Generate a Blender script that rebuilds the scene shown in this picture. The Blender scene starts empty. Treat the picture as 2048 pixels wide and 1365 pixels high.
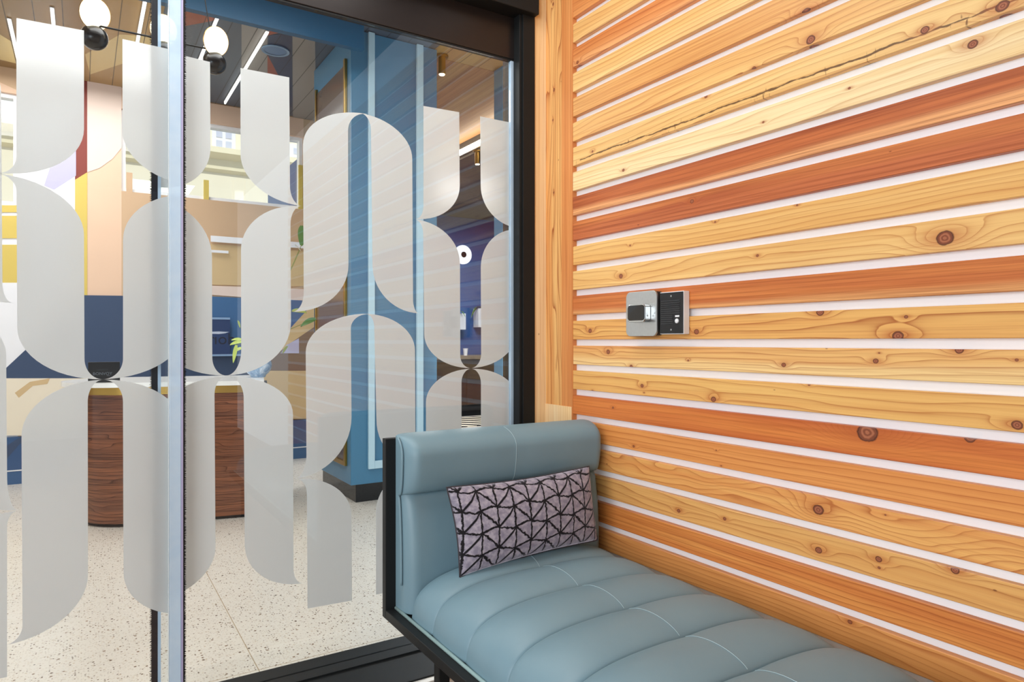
import bpy, bmesh, math, random
from mathutils import Vector, Matrix, Euler
S = bpy.context.scene
COL = S.collection
random.seed(7)

# ------------------------------------------------------------------ camera, world, light, exposure
EYE = 1.05
FPX = 1365.333                      # 24 mm lens on a 36 mm sensor, 2048 px wide
YAW = math.atan(860 / FPX)          # camera turned to the right of the cladding's direction
cam_d = bpy.data.cameras.new('camera'); cam_d.lens = 24; cam_d.sensor_width = 36; cam_d.clip_start = .02
cam = bpy.data.objects.new('camera', cam_d); COL.objects.link(cam)
cam.location = (0, 0, EYE); cam.rotation_euler = (math.pi / 2, 0, -YAW)
S.camera = cam

w = bpy.data.worlds.new('overcast_sky'); S.world = w; w.use_nodes = True
bg = w.node_tree.nodes['Background']; bg.inputs[0].default_value = (.90, .95, 1, 1); bg.inputs[1].default_value = 1.0

def area(name, loc, size, power, rot=(0, 0, 0), col=(1, 1, 1), sy=None):
    l = bpy.data.lights.new(name, 'AREA'); l.energy = power; l.color = col; l.size = size
    if sy: l.shape = 'RECTANGLE'; l.size_y = sy
    o = bpy.data.objects.new(name, l); COL.objects.link(o); o.location = loc; o.rotation_euler = rot
    return o
def sun(name, rot, power, col=(1, 1, 1), angle=.03):
    l = bpy.data.lights.new(name, 'SUN'); l.energy = power; l.color = col; l.angle = angle
    o = bpy.data.objects.new(name, l); COL.objects.link(o); o.rotation_euler = rot; o.location = (0, 0, 9)
    return o
sun('street_sun', (math.radians(48), 0, math.radians(-12)), 3.0, (1, .94, .85))
area('vestibule_ceiling_light', (.2, 1.54, 2.68), 1.7, 27, col=(1, .99, .97), sy=.72)
area('vestibule_side_fill', (-2.6, -1.2, 1.5), 2.6, 128, rot=(math.radians(84), 0, math.radians(-58)), col=(.95, .98, 1), sy=2.4)  # added fill lamp off to the left, clear of the glass reflections; no door there
area('lobby_light_near', (.4, 2.95, 3.0), 1.6, 46, col=(1, .97, .92), sy=1.0)
area('lobby_light_far', (-.35, 5.2, 3.0), 1.9, 56, col=(1, .97, .92), sy=1.4)
area('nook_fill', (3.9, 7.0, 2.8), 1.2, 120, col=(1, .96, .92))  # added lamp without a fitting, brightens the nook wall

vs = S.view_settings
vs.view_transform = 'Standard'; vs.look = 'None'; vs.gamma = 1; vs.use_curve_mapping = False; vs.exposure = -0.07
S.cycles.use_denoising = True
S.cycles.max_bounces = 10; S.cycles.transparent_max_bounces = 16; S.cycles.diffuse_bounces = 5
S.cycles.sample_clamp_indirect = 6.0

# ------------------------------------------------------------------ measuring helpers
def ray(px, py):
    u = (px - 1024) / FPX; v = (682.5 - py) / FPX
    s, c = math.sin(YAW), math.cos(YAW)
    return Vector((s + u * c, c - u * s, v))
O = Vector((0, 0, EYE))
def atY(px, py, Y): d = ray(px, py); return O + d * (Y / d.y)
def atX(px, py, X): d = ray(px, py); return O + d * (X / d.x)
def atZ(px, py, Z): d = ray(px, py); return O + d * ((Z - EYE) / d.z)

# ------------------------------------------------------------------ materials
def lin(c):
    return tuple(((x / 255) / 12.92 if x / 255 <= .04045 else ((x / 255 + .055) / 1.055) ** 2.4) for x in c) + (1,)
class NT:
    def __init__(s, name):
        s.m = bpy.data.materials.new(name); s.m.use_nodes = True; s.t = s.m.node_tree; s.n = s.t.nodes
        s.b = s.n['Principled BSDF']; s.out = s.n['Material Output']
    def new(s, typ, **kw):
        n = s.n.new(typ)
        for k, v in kw.items(): setattr(n, k, v)
        return n
    def put(s, inp, v):
        if hasattr(v, 'is_output') or isinstance(v, bpy.types.NodeSocket): s.t.links.new(v, inp)
        else: inp.default_value = v
    def math(s, op, a, b=0.0, c=None, clamp=False):
        n = s.n.new('ShaderNodeMath'); n.operation = op; n.use_clamp = clamp
        s.put(n.inputs[0], a); s.put(n.inputs[1], b)
        if c is not None: s.put(n.inputs[2], c)
        return n.outputs[0]
    def comb(s, x, y, z=0.0):
        n = s.n.new('ShaderNodeCombineXYZ')
        for i, v in enumerate((x, y, z)): s.put(n.inputs[i], v)
        return n.outputs[0]
    def sep(s, v):
        n = s.n.new('ShaderNodeSeparateXYZ'); s.put(n.inputs[0], v); return n.outputs
    def noise(s, vec, scale=1, detail=3, rough=.5, dist=0):
        n = s.n.new('ShaderNodeTexNoise'); s.put(n.inputs['Vector'], vec)
        n.inputs['Scale'].default_value = scale; n.inputs['Detail'].default_value = detail
        n.inputs['Roughness'].default_value = rough; n.inputs['Distortion'].default_value = dist
        return n.outputs[0]
    def mix(s, f, a, b, mode='MIX'):
        n = s.n.new('ShaderNodeMix'); n.data_type = 'RGBA'; n.blend_type = mode
        s.put(n.inputs[0], f); s.put(n.inputs[6], a); s.put(n.inputs[7], b)
        return n.outputs[2]
    def ramp(s, f, stops):
        n = s.n.new('ShaderNodeValToRGB'); e = n.color_ramp.elements
        while len(e) < len(stops): e.new(.5)
        for i, (p, c) in enumerate(stops): e[i].position = p; e[i].color = c
        s.put(n.inputs[0], f); return n.outputs[0]
    def smooth(s, x, lo, hi):
        n = s.n.new('ShaderNodeMapRange'); n.interpolation_type = 'SMOOTHSTEP'
        s.put(n.inputs[0], x); s.put(n.inputs[1], lo); s.put(n.inputs[2], hi)
        n.inputs[3].default_value = 0; n.inputs[4].default_value = 1
        return n.outputs[0]
    def set(s, **kw):
        for k, v in kw.items(): s.put(s.b.inputs[k.replace('_', ' ')], v)
        return s.m
    def bump(s, h, strength=.3, dist=.001):
        n = s.n.new('ShaderNodeBump'); n.inputs['Strength'].default_value = strength; n.inputs['Distance'].default_value = dist
        s.put(n.inputs['Height'], h); s.t.links.new(n.outputs[0], s.b.inputs['Normal'])
    def objco(s): return s.n.new('ShaderNodeTexCoord').outputs['Object']
    def uv(s): return s.n.new('ShaderNodeUVMap').outputs[0]

def plain(name, rgb, rough=.5, metal=0.0, var=.04, scale=20, spec=.5, coat=0.0):
    t = NT(name); n = t.noise(t.objco(), scale, 3)
    c = lin(rgb); a = tuple(max(0, x * (1 - var)) for x in c[:3]) + (1,); b = tuple(min(1, x * (1 + var)) for x in c[:3]) + (1,)
    t.set(Base_Color=t.mix(n, a, b), Roughness=rough, Metallic=metal)
    t.b.inputs['Specular IOR Level'].default_value = spec; t.b.inputs['Coat Weight'].default_value = coat
    return t.m
def glow(name, rgb, strength):
    t = NT(name); n = t.noise(t.objco(), 5, 1)
    t.set(Base_Color=lin(rgb), Roughness=.5)
    t.b.inputs['Emission Color'].default_value = lin(rgb)
    t.put(t.b.inputs['Emission Strength'], t.math('MULTIPLY_ADD', n, .05 * strength, strength)); return t.m
def pane_mat(name, tint=(.96, .985, 1), base=.055):
    t = NT(name)
    lw = t.new('ShaderNodeLayerWeight'); lw.inputs[0].default_value = .5
    f5 = t.math('POWER', lw.outputs['Facing'], 5.0)
    fac = t.math('MULTIPLY_ADD', f5, 1 - base, base)
    tr = t.new('ShaderNodeBsdfTransparent'); tr.inputs[0].default_value = tint + (1,)
    gl = t.new('ShaderNodeBsdfGlossy'); gl.inputs['Roughness'].default_value = .0
    mx = t.new('ShaderNodeMixShader'); t.put(mx.inputs[0], fac)
    t.t.links.new(tr.outputs[0], mx.inputs[1]); t.t.links.new(gl.outputs[0], mx.inputs[2])
    t.t.links.new(mx.outputs[0], t.out.inputs[0]); return t.m

def wood(name, c1, c2, line, knots=(), crack=None, seed=0.0, rings=95.0, warp=.022, linef=.62, split=None, streak=.25, rough=.42, us=1.0, fig=1.0):
    """board running along u (metres), v across; growth rings are contour lines of a stretched field that knots push apart"""
    t = NT(name); co = t.sep(t.uv()); u = co[0]; v = co[1]
    us_ = t.math('MULTIPLY_ADD', u, us, seed * 7.31)
    n1 = t.noise(t.comb(t.math('MULTIPLY', us_, 1.1 * fig), t.math('MULTIPLY', v, 9.0), seed), 1, 2, .45)
    n2 = t.noise(t.comb(t.math('MULTIPLY', us_, 5.0), t.math('MULTIPLY', v, 42.0), seed + 3), 1, 2, .5)
    f = t.math('MULTIPLY_ADD', n1, warp * 2.6, t.math('MULTIPLY', v, .55))
    f = t.math('MULTIPLY_ADD', n2, .0045, f)
    core = None; halo = None; edge = None
    wob = t.math('MULTIPLY', t.math('SUBTRACT', t.noise(t.comb(us_, v), 55, 2), .5), .9)
    for (ku, kv, r) in knots:
        du = t.math('SUBTRACT', u, ku); dv = t.math('SUBTRACT', v, kv)
        r = r * .9
        d2 = t.math('ADD', t.math('POWER', t.math('MULTIPLY', du, 1 / (r * 4.6)), 2.0), t.math('POWER', t.math('MULTIPLY', dv, 1 / (r * 1.9)), 2.0))
        ex = t.math('POWER', 2.718, t.math('MULTIPLY', d2, -1.0))
        f = t.math('MULTIPLY_ADD', ex, r * 2.6, f)
        dd = t.math('SQRT', t.math('ADD', t.math('POWER', t.math('MULTIPLY', du, .85 / r), 2.0), t.math('POWER', t.math('MULTIPLY', dv, 1 / r), 2.0)))
        dd = t.math('ADD', dd, t.math('MULTIPLY', wob, .5))
        core = dd if core is None else t.math('MINIMUM', core, dd)
        halo = ex if halo is None else t.math('MAXIMUM', halo, ex)
    s = t.math('FRACT', t.math('MULTIPLY', f, rings))
    ln = t.math('MULTIPLY_ADD', t.math('POWER', s, 12.0), .75, t.math('MULTIPLY', t.math('POWER', s, 2.5), .28))
    ln = t.math('MULTIPLY', ln, t.smooth(s, 1.0, .95))
    ln = t.math('MULTIPLY', ln, t.math('MULTIPLY_ADD', n2, 1.1, .45))
    big = t.noise(t.comb(t.math('MULTIPLY', us_, .9), t.math('MULTIPLY', v, 26.0), seed + 9), 1, 3, .55)
    base = t.mix(t.smooth(big, .32, .68), lin(c1), lin(c2))
    if split:                                   # heartwood / sapwood boundary running along the board
        v0, sc = split
        e = t.math('ADD', v, t.math('MULTIPLY', t.math('SUBTRACT', n1, .5), .05))
        base = t.mix(t.smooth(e, v0 - .012, v0 + .012), lin(sc), base)
    base = t.mix(.03, base, lin((250, 236, 214)))
    fine = t.noise(t.comb(t.math('MULTIPLY', us_, 6.0), t.math('MULTIPLY', v, 480.0), seed), 1, 3, .6)
    mid = t.noise(t.comb(t.math('MULTIPLY', us_, 1.6), t.math('MULTIPLY', v, 130.0), seed + 5), 1, 4, .65)
    base = t.mix(t.math('MULTIPLY', t.smooth(mid, .44, .72), streak + .15), base, lin(line))
    colr = t.mix(t.math('MULTIPLY', ln, linef * 1.25), base, lin((line[0] * .90, line[1] * .78, line[2] * .66)))
    colr = t.mix(t.math('MULTIPLY', t.smooth(fine, .45, .8), streak), colr, lin(line))
    # pin specks
    vor = t.new('ShaderNodeTexVoronoi'); t.put(vor.inputs['Vector'], t.comb(t.math('MULTIPLY', us_, 14.0), t.math('MULTIPLY', v, 30.0), seed)); vor.inputs['Scale'].default_value = 1
    sp = t.smooth(vor.outputs['Distance'], .07, .03)
    gate = t.math('GREATER_THAN', t.sep(vor.outputs['Color'])[0], .86)
    colr = t.mix(t.math('MULTIPLY', t.math('MULTIPLY', sp, gate), .75), colr, lin((105, 48, 22)))
    if crack:                                   # dark resin-stained checks along one edge
        v0, ua, ub = crack
        vv = t.math('ADD', v, t.math('MULTIPLY', t.math('SUBTRACT', t.noise(t.comb(t.math('MULTIPLY', u, 9.0), 0.0, seed), 1, 3), .5), .022))
        dl = t.math('ABSOLUTE', t.math('SUBTRACT', vv, v0))
        thin = t.math('MULTIPLY_ADD', t.noise(t.comb(t.math('MULTIPLY', u, 40.0), t.math('MULTIPLY', v, 90.0), 4.0), 1, 3), .0075, -.0018)
        on = t.math('MULTIPLY', t.math('GREATER_THAN', u, ua), t.math('LESS_THAN', u, ub))
        colr = t.mix(t.math('MULTIPLY', t.math('MULTIPLY', t.smooth(t.math('SUBTRACT', dl, thin), .0008, -.0006), on), .85), colr, lin((70, 36, 18)))
        tk = t.noise(t.comb(t.math('MULTIPLY', u, 120.0), t.math('MULTIPLY', v, 26.0), 8.0), 1, 2)
        tz = t.math('MULTIPLY', t.smooth(t.math('SUBTRACT', v, v0), .016, .004), t.smooth(t.noise(t.comb(t.math('MULTIPLY', u, 5.0), 0.0, 2.0), 1, 1), .50, .60))
        colr = t.mix(t.math('MULTIPLY', t.math('MULTIPLY', t.smooth(tk, .62, .70), tz), .8), colr, lin((96, 50, 22)))
    if core is not None:
        colr = t.mix(t.math('MULTIPLY', t.math('POWER', halo, 1.6), .62), colr, lin((178, 90, 42)))
        rg = t.math('SINE', t.math('MULTIPLY', core, 15.0))
        kc = t.mix(t.math('MULTIPLY_ADD', rg, .5, .5), lin((126, 66, 42)), lin((172, 104, 72)))
        kc = t.mix(t.smooth(core, .70, .98), kc, lin((72, 30, 16)))
        colr = t.mix(t.smooth(core, 1.12, .92), colr, kc)
    t.set(Base_Color=colr, Roughness=rough)
    t.b.inputs['Specular IOR Level'].default_value = .35
    t.bump(t.math('SUBTRACT', fine, ln), .12, .0006)
    return t.m

# ------------------------------------------------------------------ mesh helpers
class MB:
    def __init__(s): s.v = []; s.f = []; s.mi = []; s.uvs = {}
    def face(s, pts, mat=0, uv=None):
        i = len(s.v); s.v += [tuple(p) for p in pts]; s.f.append(tuple(range(i, i + len(pts)))); s.mi.append(mat)
        if uv: s.uvs[len(s.f) - 1] = uv
    def box(s, x0, x1, y0, y1, z0, z1, mat=0):
        i = len(s.v)
        s.v += [(x0, y0, z0), (x1, y0, z0), (x1, y1, z0), (x0, y1, z0), (x0, y0, z1), (x1, y0, z1), (x1, y1, z1), (x0, y1, z1)]
        for q in ((0, 3, 2, 1), (4, 5, 6, 7), (0, 1, 5, 4), (1, 2, 6, 5), (2, 3, 7, 6), (3, 0, 4, 7)):
            s.f.append(tuple(i + k for k in q)); s.mi.append(mat)
        return s
    def prism(s, poly, off, mat=0):
        """closed prism: polygon (3-D points) swept by a vector"""
        n = len(poly); i = len(s.v); off = Vector(off)
        s.v += [tuple(p) for p in poly] + [tuple(Vector(p) + off) for p in poly]
        s.f.append(tuple(range(i, i + n))[::-1]); s.mi.append(mat)
        s.f.append(tuple(range(i + n, i + 2 * n))); s.mi.append(mat)
        for k in range(n):
            s.f.append((i + k, i + (k + 1) % n, i + n + (k + 1) % n, i + n + k)); s.mi.append(mat)
        return s
    def grid(s, P, closed_u=False, closed_v=False, mat=0):
        nu = len(P); nv = len(P[0]); i = len(s.v)
        for r in P: s.v += [tuple(p) for p in r]
        for a in range(nu if closed_u else nu - 1):
            for b in range(nv if closed_v else nv - 1):
                a2 = (a + 1) % nu; b2 = (b + 1) % nv
                s.f.append((i + a * nv + b, i + a2 * nv + b, i + a2 * nv + b2, i + a * nv + b2)); s.mi.append(mat)
        return s
    def tube(s, pts, r, n=10, mat=0, cap=True):
        pts = [Vector(p) for p in pts]; rs = r if isinstance(r, (list, tuple)) else [r] * len(pts)
        P = []; up = None
        for k, p in enumerate(pts):
            d = (pts[min(k + 1, len(pts) - 1)] - pts[max(k - 1, 0)]).normalized()
            if up is None: up = Vector((0, 0, 1)) if abs(d.z) < .9 else Vector((1, 0, 0))
            x = d.cross(up).normalized(); y = x.cross(d).normalized(); up = y
            P.append([p + (x * math.cos(2 * math.pi * j / n) + y * math.sin(2 * math.pi * j / n)) * rs[k] for j in range(n)])
        base = len(s.v); s.grid(P, closed_v=True, mat=mat)
        if cap:
            s.f.append(tuple(base + j for j in range(n))[::-1]); s.mi.append(mat)
            e = base + (len(pts) - 1) * n; s.f.append(tuple(e + j for j in range(n))); s.mi.append(mat)
        return s
    def lathe(s, prof, c, axis=(0, 0, 1), n=40, mat=0):
        ax = Vector(axis).normalized(); x = ax.orthogonal().normalized(); y = ax.cross(x); c = Vector(c)
        P = [[c + ax * h + (x * math.cos(2 * math.pi * j / n) + y * math.sin(2 * math.pi * j / n)) * max(r, 1e-5) for j in range(n)] for (r, h) in prof]
        s.grid(P, closed_v=True, mat=mat); return s
    def build(s, name, mats, parent=None, smooth=False, bevel=0, seg=2, weld=False, auto=None, planar=None, fixn=True):
        off = Vector(parent['_o']) if parent is not None else Vector((0, 0, 0))
        me = bpy.data.meshes.new(name)
        me.from_pydata([tuple(Vector(p) - off) for p in s.v], [], s.f); 
        for m in (mats if isinstance(mats, (list, tuple)) else [mats]): me.materials.append(m)
        for p, k in zip(me.polygons, s.mi): p.material_index = k; p.use_smooth = smooth
        if planar or s.uvs:
            ul = me.uv_layers.new(name='UVMap')
            for p in me.polygons:
                for j, li in enumerate(p.loop_indices):
                    if p.index in s.uvs: ul.data[li].uv = s.uvs[p.index][j]
                    elif planar: ul.data[li].uv = planar(me.vertices[me.loops[li].vertex_index].co + off, p)
        if fixn or weld:
            b = bmesh.new(); b.from_mesh(me)
            if weld: bmesh.ops.remove_doubles(b, verts=b.verts, dist=1e-5)
            if fixn: bmesh.ops.recalc_face_normals(b, faces=b.faces)
            b.to_mesh(me); b.free()
        if auto is not None: me.set_sharp_from_angle(angle=math.radians(auto))
        o = bpy.data.objects.new(name, me); COL.objects.link(o)
        o['_o'] = tuple(off)
        if parent is not None: o.parent = parent
        if bevel:
            md = o.modifiers.new('bevel', 'BEVEL'); md.width = bevel; md.segments = seg; md.limit_method = 'ANGLE'; md.angle_limit = math.radians(40)
        return o

def thing(name, loc, label=None, cat=None, group=None, kind=None):
    o = bpy.data.objects.new(name, None); COL.objects.link(o); o.location = loc; o['_o'] = tuple(loc); o.empty_display_size = .1
    return tag(o, label, cat, group, kind)
def tag(o, label=None, cat=None, group=None, kind=None):
    for k, v in (('label', label), ('category', cat), ('group', group), ('kind', kind)):
        if v: o[k] = v
    return o
def B(x0, x1, y0, y1, z0, z1): return MB().box(x0, x1, y0, y1, z0, z1)

# common materials
M_black = plain('black_powder_coat', (26, 28, 29), .5, 0, .08, 60, spec=.25)
M_blackgloss = plain('black_glass', (14, 16, 18), .06)
M_white = plain('white_wall_paint', (248, 250, 255), .7, 0, .015, 8)
M_brass = plain('brushed_brass', (176, 140, 72), .3, 1.0)
M_steel = plain('brushed_steel', (186, 188, 188), .32, 1.0, .06, 120)
M_darkbrown = plain('bronze_header_metal', (40, 34, 33), .3, .3, .1, 12)
M_ivory = plain('white_plastic', (235, 235, 236), .35)
M_clear = pane_mat('clear_glass')

# ================================================================== SETTING
XW = 1.478           # face of the cedar cladding
YG = 2.160           # sliding leaf
YL = 2.125           # overlapping leaf, nearer
YB = 6.20            # lobby back wall
ZC = 3.05            # lobby ceiling
YC = 4.24            # blue column face

# --- cedar cladding
K_Z0 = 2.1993; PITCH = .0880; SLAT = .0662
def kp(k, px, py, r):
    p = atX(px, py, XW); return (p.y, p.z - (K_Z0 - PITCH * k + SLAT / 2), r)
tones = {   # light, second, grain line
 0: ((228, 152, 84), (214, 130, 64), (176, 92, 46)),
 1: ((238, 194, 126), (230, 176, 104), (196, 128, 66)),
 2: ((224, 148, 82), (212, 128, 62), (178, 92, 48)),
 3: ((240, 200, 132), (232, 182, 110), (200, 132, 70)),
 4: ((232, 178, 106), (222, 160, 90), (188, 114, 58)),
 5: ((238, 192, 120), (230, 176, 104), (196, 124, 66)),
 6: ((240, 202, 134), (232, 184, 112), (200, 138, 76)),
 7: ((246, 222, 172), (240, 206, 146), (212, 160, 98)),
 8: ((200, 106, 48), (164, 76, 30), (128, 52, 18)),
 9: ((216, 128, 62), (174, 82, 34), (134, 56, 20)),
 10: ((234, 186, 112), (228, 174, 98), (198, 130, 66)),
 11: ((238, 194, 122), (230, 178, 104), (198, 130, 66)),
 12: ((216, 128, 58), (188, 94, 36), (148, 66, 22)),
 13: ((234, 180, 100), (228, 166, 88), (176, 98, 44)),
 14: ((236, 186, 112), (228, 160, 90), (180, 104, 52)),
 15: ((234, 184, 104), (230, 172, 94), (190, 118, 56)),
 16: ((218, 126, 50), (194, 94, 30), (158, 68, 18)),
 17: ((230, 154, 78), (222, 142, 68), (186, 98, 44)),
 18: ((236, 174, 96), (222, 146, 74), (182, 98, 44)),
 19: ((228, 170, 96), (222, 158, 84), (180, 110, 54)),
 20: ((228, 150, 70), (212, 124, 50), (166, 80, 36)),
 21: ((230, 158, 86), (220, 146, 74), (182, 100, 48)),
}
knots = {
 2: [(1155, 125, .006)], 4: [(1612, 26, .013)], 5: [(1622, 80, .011), (1508, 137, .005), (1265, 61, .004)],
 6: [(1412, 193, .005), (1850, 60, .008), (2005, 12, .011), (1330, 270, .004), (1185, 303, .004)],
 7: [(1946, 89, .009), (1247, 341, .005), (1699, 177, .003), (1527, 245, .003)],
 9: [(1384, 403, .006)], 10: [(1594, 410, .003), (1260, 491, .003), (1430, 444, .003)],
 11: [(1242, 553, .008), (1890, 477, .016), (1515, 512, .004)],
 13: [(1180, 662, .008), (1393, 664, .008), (1640, 625, .009), (1796, 672, .011), (1812, 634, .004)],
 14: [(1216, 704, .008), (1262, 733, .006), (1376, 721, .003), (1567, 730, .006), (1751, 722, .006), (1918, 700, .008), (2033, 720, .003), (1758, 706, .002)],
 15: [(1284, 772, .006), (1427, 799, .008), (1185, 782, .003), (1618, 770, .003), (2034, 851, .009), (1288, 786, .002)],
 16: [(1226, 816, .004), (1735, 866, .022), (1940, 876, .010)],
 17: [(1267, 893, .004), (1432, 901, .002), (1442, 932, .002)],
 18: [(1637, 1021, .013), (1771, 1031, .002)],
 19: [(1357, 1022, .006), (1449, 1038, .005), (1637, 1101, .008), (1757, 1119, .007), (1910, 1141, .008), (1758, 1136, .003)],
 21: [(1700, 1245, .005)],
}
splits = {8: (-.012, (236, 168, 108)), 9: (.004, (196, 104, 54)), 12: (-.022, (226, 160, 96)), 14: (-.004, (242, 204, 138)), 2: (-.02, (230, 164, 104))}
fmt = lambda k: knots.get(k, [])
slat_mats = []; mb = MB(); SUV = []
for k in range(-3, 25):
    tn = tones.get(k, tones[[1, 17, 11, 20, 5][k % 5]])
    sd = 1.7 * k + 11
    m = wood('cedar_board', *tn, knots=[kp(k, *q) for q in fmt(k)], seed=sd,
             rings={4: 190, 20: 170, 13: 75, 15: 80, 16: 150, 12: 150, 17: 120, 8: 140, 9: 130}.get(k, 105),
             warp={4: .006, 20: .010, 12: .006, 16: .010, 17: .010, 18: .045, 13: .030, 8: .008, 9: .012}.get(k, .024),
             linef={4: .6, 7: .6, 13: .95, 8: .4, 9: .45, 12: .35, 16: .35, 20: .8}.get(k, .78),
             streak={20: .45, 4: .4, 8: .4, 9: .4, 12: .35}.get(k, .22), crack=(-.018, .55, 1.9) if k == 6 else None, split=splits.get(k), fig={18: 2.2}.get(k, 1.0))
    slat_mats.append(m)
    z0 = K_Z0 - PITCH * k
    a = len(slat_mats) - 1
    j = random.uniform(-.0008, .0008)
    mb.box(XW + j, XW + .0185, -1.6, 1.940, z0, z0 + SLAT, a)
    SUV.append(z0 + SLAT / 2)
wall_right = B(XW + .0185, XW + .12, -1.6, 2.2, 0, 2.75).build('wall_right', M_white)
tag(wall_right, kind='structure')
def slat_uv(p, poly): return (p.y, p.z - SUV[poly.material_index] + (p.x - XW) * .7)
slats = mb.build('slat_cladding', slat_mats, wall_right, planar=slat_uv, bevel=.0012, seg=1)

# --- wood corner trim beside the glass
tw1 = wood('cedar_trim_pale', (250, 220, 172), (246, 208, 152), (222, 166, 108), seed=41, rings=120, warp=.010, linef=.35)
tw2 = wood('cedar_trim', (240, 190, 118), (228, 162, 90), (170, 88, 38), seed=47, rings=90, warp=.034, linef=.95,
           knots=[(1.98, .005, .006), (1.87, .012, .004), (1.60, .006, .004), (2.3, .01, .005)])
tw3 = wood('cedar_trim_edge', (224, 150, 82), (212, 132, 66), (176, 92, 44), seed=52, rings=120, warp=.012, linef=.4)
tr = thing('trim_1', (XW, 2.05, 0), kind='structure')
yB, yC2 = 2.107, 2.005
mb = MB()
mb.box(1.424, XW + .02, yB, yB + .09, 0, 2.75); mb.build('casing_board', tw1, tr, planar=lambda p, q: (p.z, p.x - 1.45), bevel=.001)
MB().box(XW, XW + .0184, yC2, yB, 0, 2.75).build('casing_board', tw2, tr, planar=lambda p, q: (p.z, p.y - 2.05), bevel=.001)
MB().box(XW - .0025, XW + .0184, 1.9405, yC2, 0, 2.75).build('casing_board', tw3, tr, planar=lambda p, q: (p.z, p.y - 1.97), bevel=.0015)
zb = atX(1120, 811, XW).z
MB().box(XW - .005, XW - .0026, 1.9425, yB - .001, .02, zb).build('plinth_block', tw1, tr, planar=lambda p, q: (p.z, p.y - 2.05), bevel=.0008)

# --- black door frame
fr = thing('trim_2', (1.38, 2.2, 0), kind='structure')
yH = YG - .014; xj = atY(1028, 600, yH).x
B(xj, 1.424, yB + .002, yB + .12, 0, 2.75).build('jamb', M_black, fr, bevel=.002)
B(xj + .012, 1.424, yB - .006, yB + .002, 0, 2.75).build('jamb_stop', M_black, fr, bevel=.001)
zh = atY(1025, 118, yH).z
zh2 = atY(1047, 21, yB - .03).z
B(-1.6, xj + .03, yH, YG + .012, zh, zh2 + .02).build('header_panel', M_darkbrown, fr, bevel=.002)
B(-1.6, 1.424, yB - .035, YG + .012, zh2, 2.75).build('header_beam', M_black, fr, bevel=.003)
B(-1.6, xj, yH + .003, YG + .010, zh - .006, zh - .0002).build('header_gasket', M_black, fr)
tf = B(-6, 6.2, 2.282, 2.289, 2.752, 3.17).build('sun_blocker_lobby', M_white); tag(tf, kind='structure')  # unseen strip added above the header to stop sun leaking in
thr = B(-1.6, 1.44, 1.93, 2.24, 0, .010).build('trim_3', M_black, bevel=.002); tag(thr, kind='structure')
B(-1.6, 1.44, 2.10, 2.185, .010, .016).build('floor_track', M_black, thr)
st = B(-1.6, XW, 1.905, 1.929, 0, .006).build('trim_4', plain('pale_metal_strip', (225, 222, 216), .35, .3)); tag(st, kind='structure')

# --- floors
def terrazzo():
    t = NT('terrazzo'); co = t.objco(); p = t.sep(co)
    base = t.mix(t.noise(co, 3, 3), lin((238, 232, 220)), lin((228, 221, 210)))
    def chips(scale, gate, lo, hi, cols, base):
        vo = t.new('ShaderNodeTexVoronoi'); t.put(vo.inputs['Vector'], co); vo.inputs['Scale'].default_value = scale
        c = t.sep(vo.outputs['Color'])
        g = t.math('GREATER_THAN', c[0], gate)
        msk = t.math('MULTIPLY', g, t.smooth(vo.outputs['Distance'], hi, lo))
        return t.mix(msk, base, t.ramp(c[1], cols))
    base = chips(150, .35, .30, .48, [(0, lin((238, 232, 222))), (.5, lin((205, 196, 184))), (1, lin((232, 222, 206)))], base)
    base = chips(95, .62, .26, .40, [(0, lin((190, 176, 160))), (.5, lin((236, 228, 214))), (1, lin((206, 190, 168)))], base)
    base = chips(115, .80, .22, .40, [(0, lin((72, 58, 48))), (.5, lin((112, 90, 72))), (1, lin((150, 132, 112)))], base)
    base = chips(62, .90, .20, .34, [(0, lin((84, 66, 52))), (1, lin((146, 120, 94)))], base)
    jx = t.math('ABSOLUTE', t.math('SUBTRACT', t.math('PINGPONG', t.math('SUBTRACT', p[0], .477), 1.2), 0))
    jy = t.math('ABSOLUTE', t.math('PINGPONG', t.math('SUBTRACT', p[1], 2.275), 1.2))
    j = t.math('LESS_THAN', t.math('MINIMUM', jx, jy), .0016)
    base = t.mix(t.math('MULTIPLY', j, .8), base, lin((170, 148, 112)))
    t.set(Base_Color=base, Roughness=.22); return t.m
fl = B(-6, 7, 2.24, 10, -.05, 0).build('floor', terrazzo()); tag(fl, kind='structure')
planks = wood('vestibule_oak_floor', (150, 116, 86), (128, 96, 70), (92, 66, 46), seed=70, rings=60, linef=.5)
fv = B(-4, 1.6, -4.5, 2.24, -.05, -.0005).build('floor_vestibule', planks, planar=lambda p, q: (p.x, p.y)); tag(fv, kind='structure')
vc = B(-4, 1.6, -4.5, 2.28, 2.75, 2.85).build('ceiling_vestibule', plain('taupe_ceiling', (128, 116, 104), .7)); tag(vc, kind='structure')

wv = B(-4, 1.6, -4.6, -4.5, 0, 2.75).build('haze_blocker_vestibule', plain('grey_haze_blocker', (120, 116, 112), .7)); tag(wv, kind='structure')  # unseen wall added to darken what the glass leaves reflect
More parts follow.
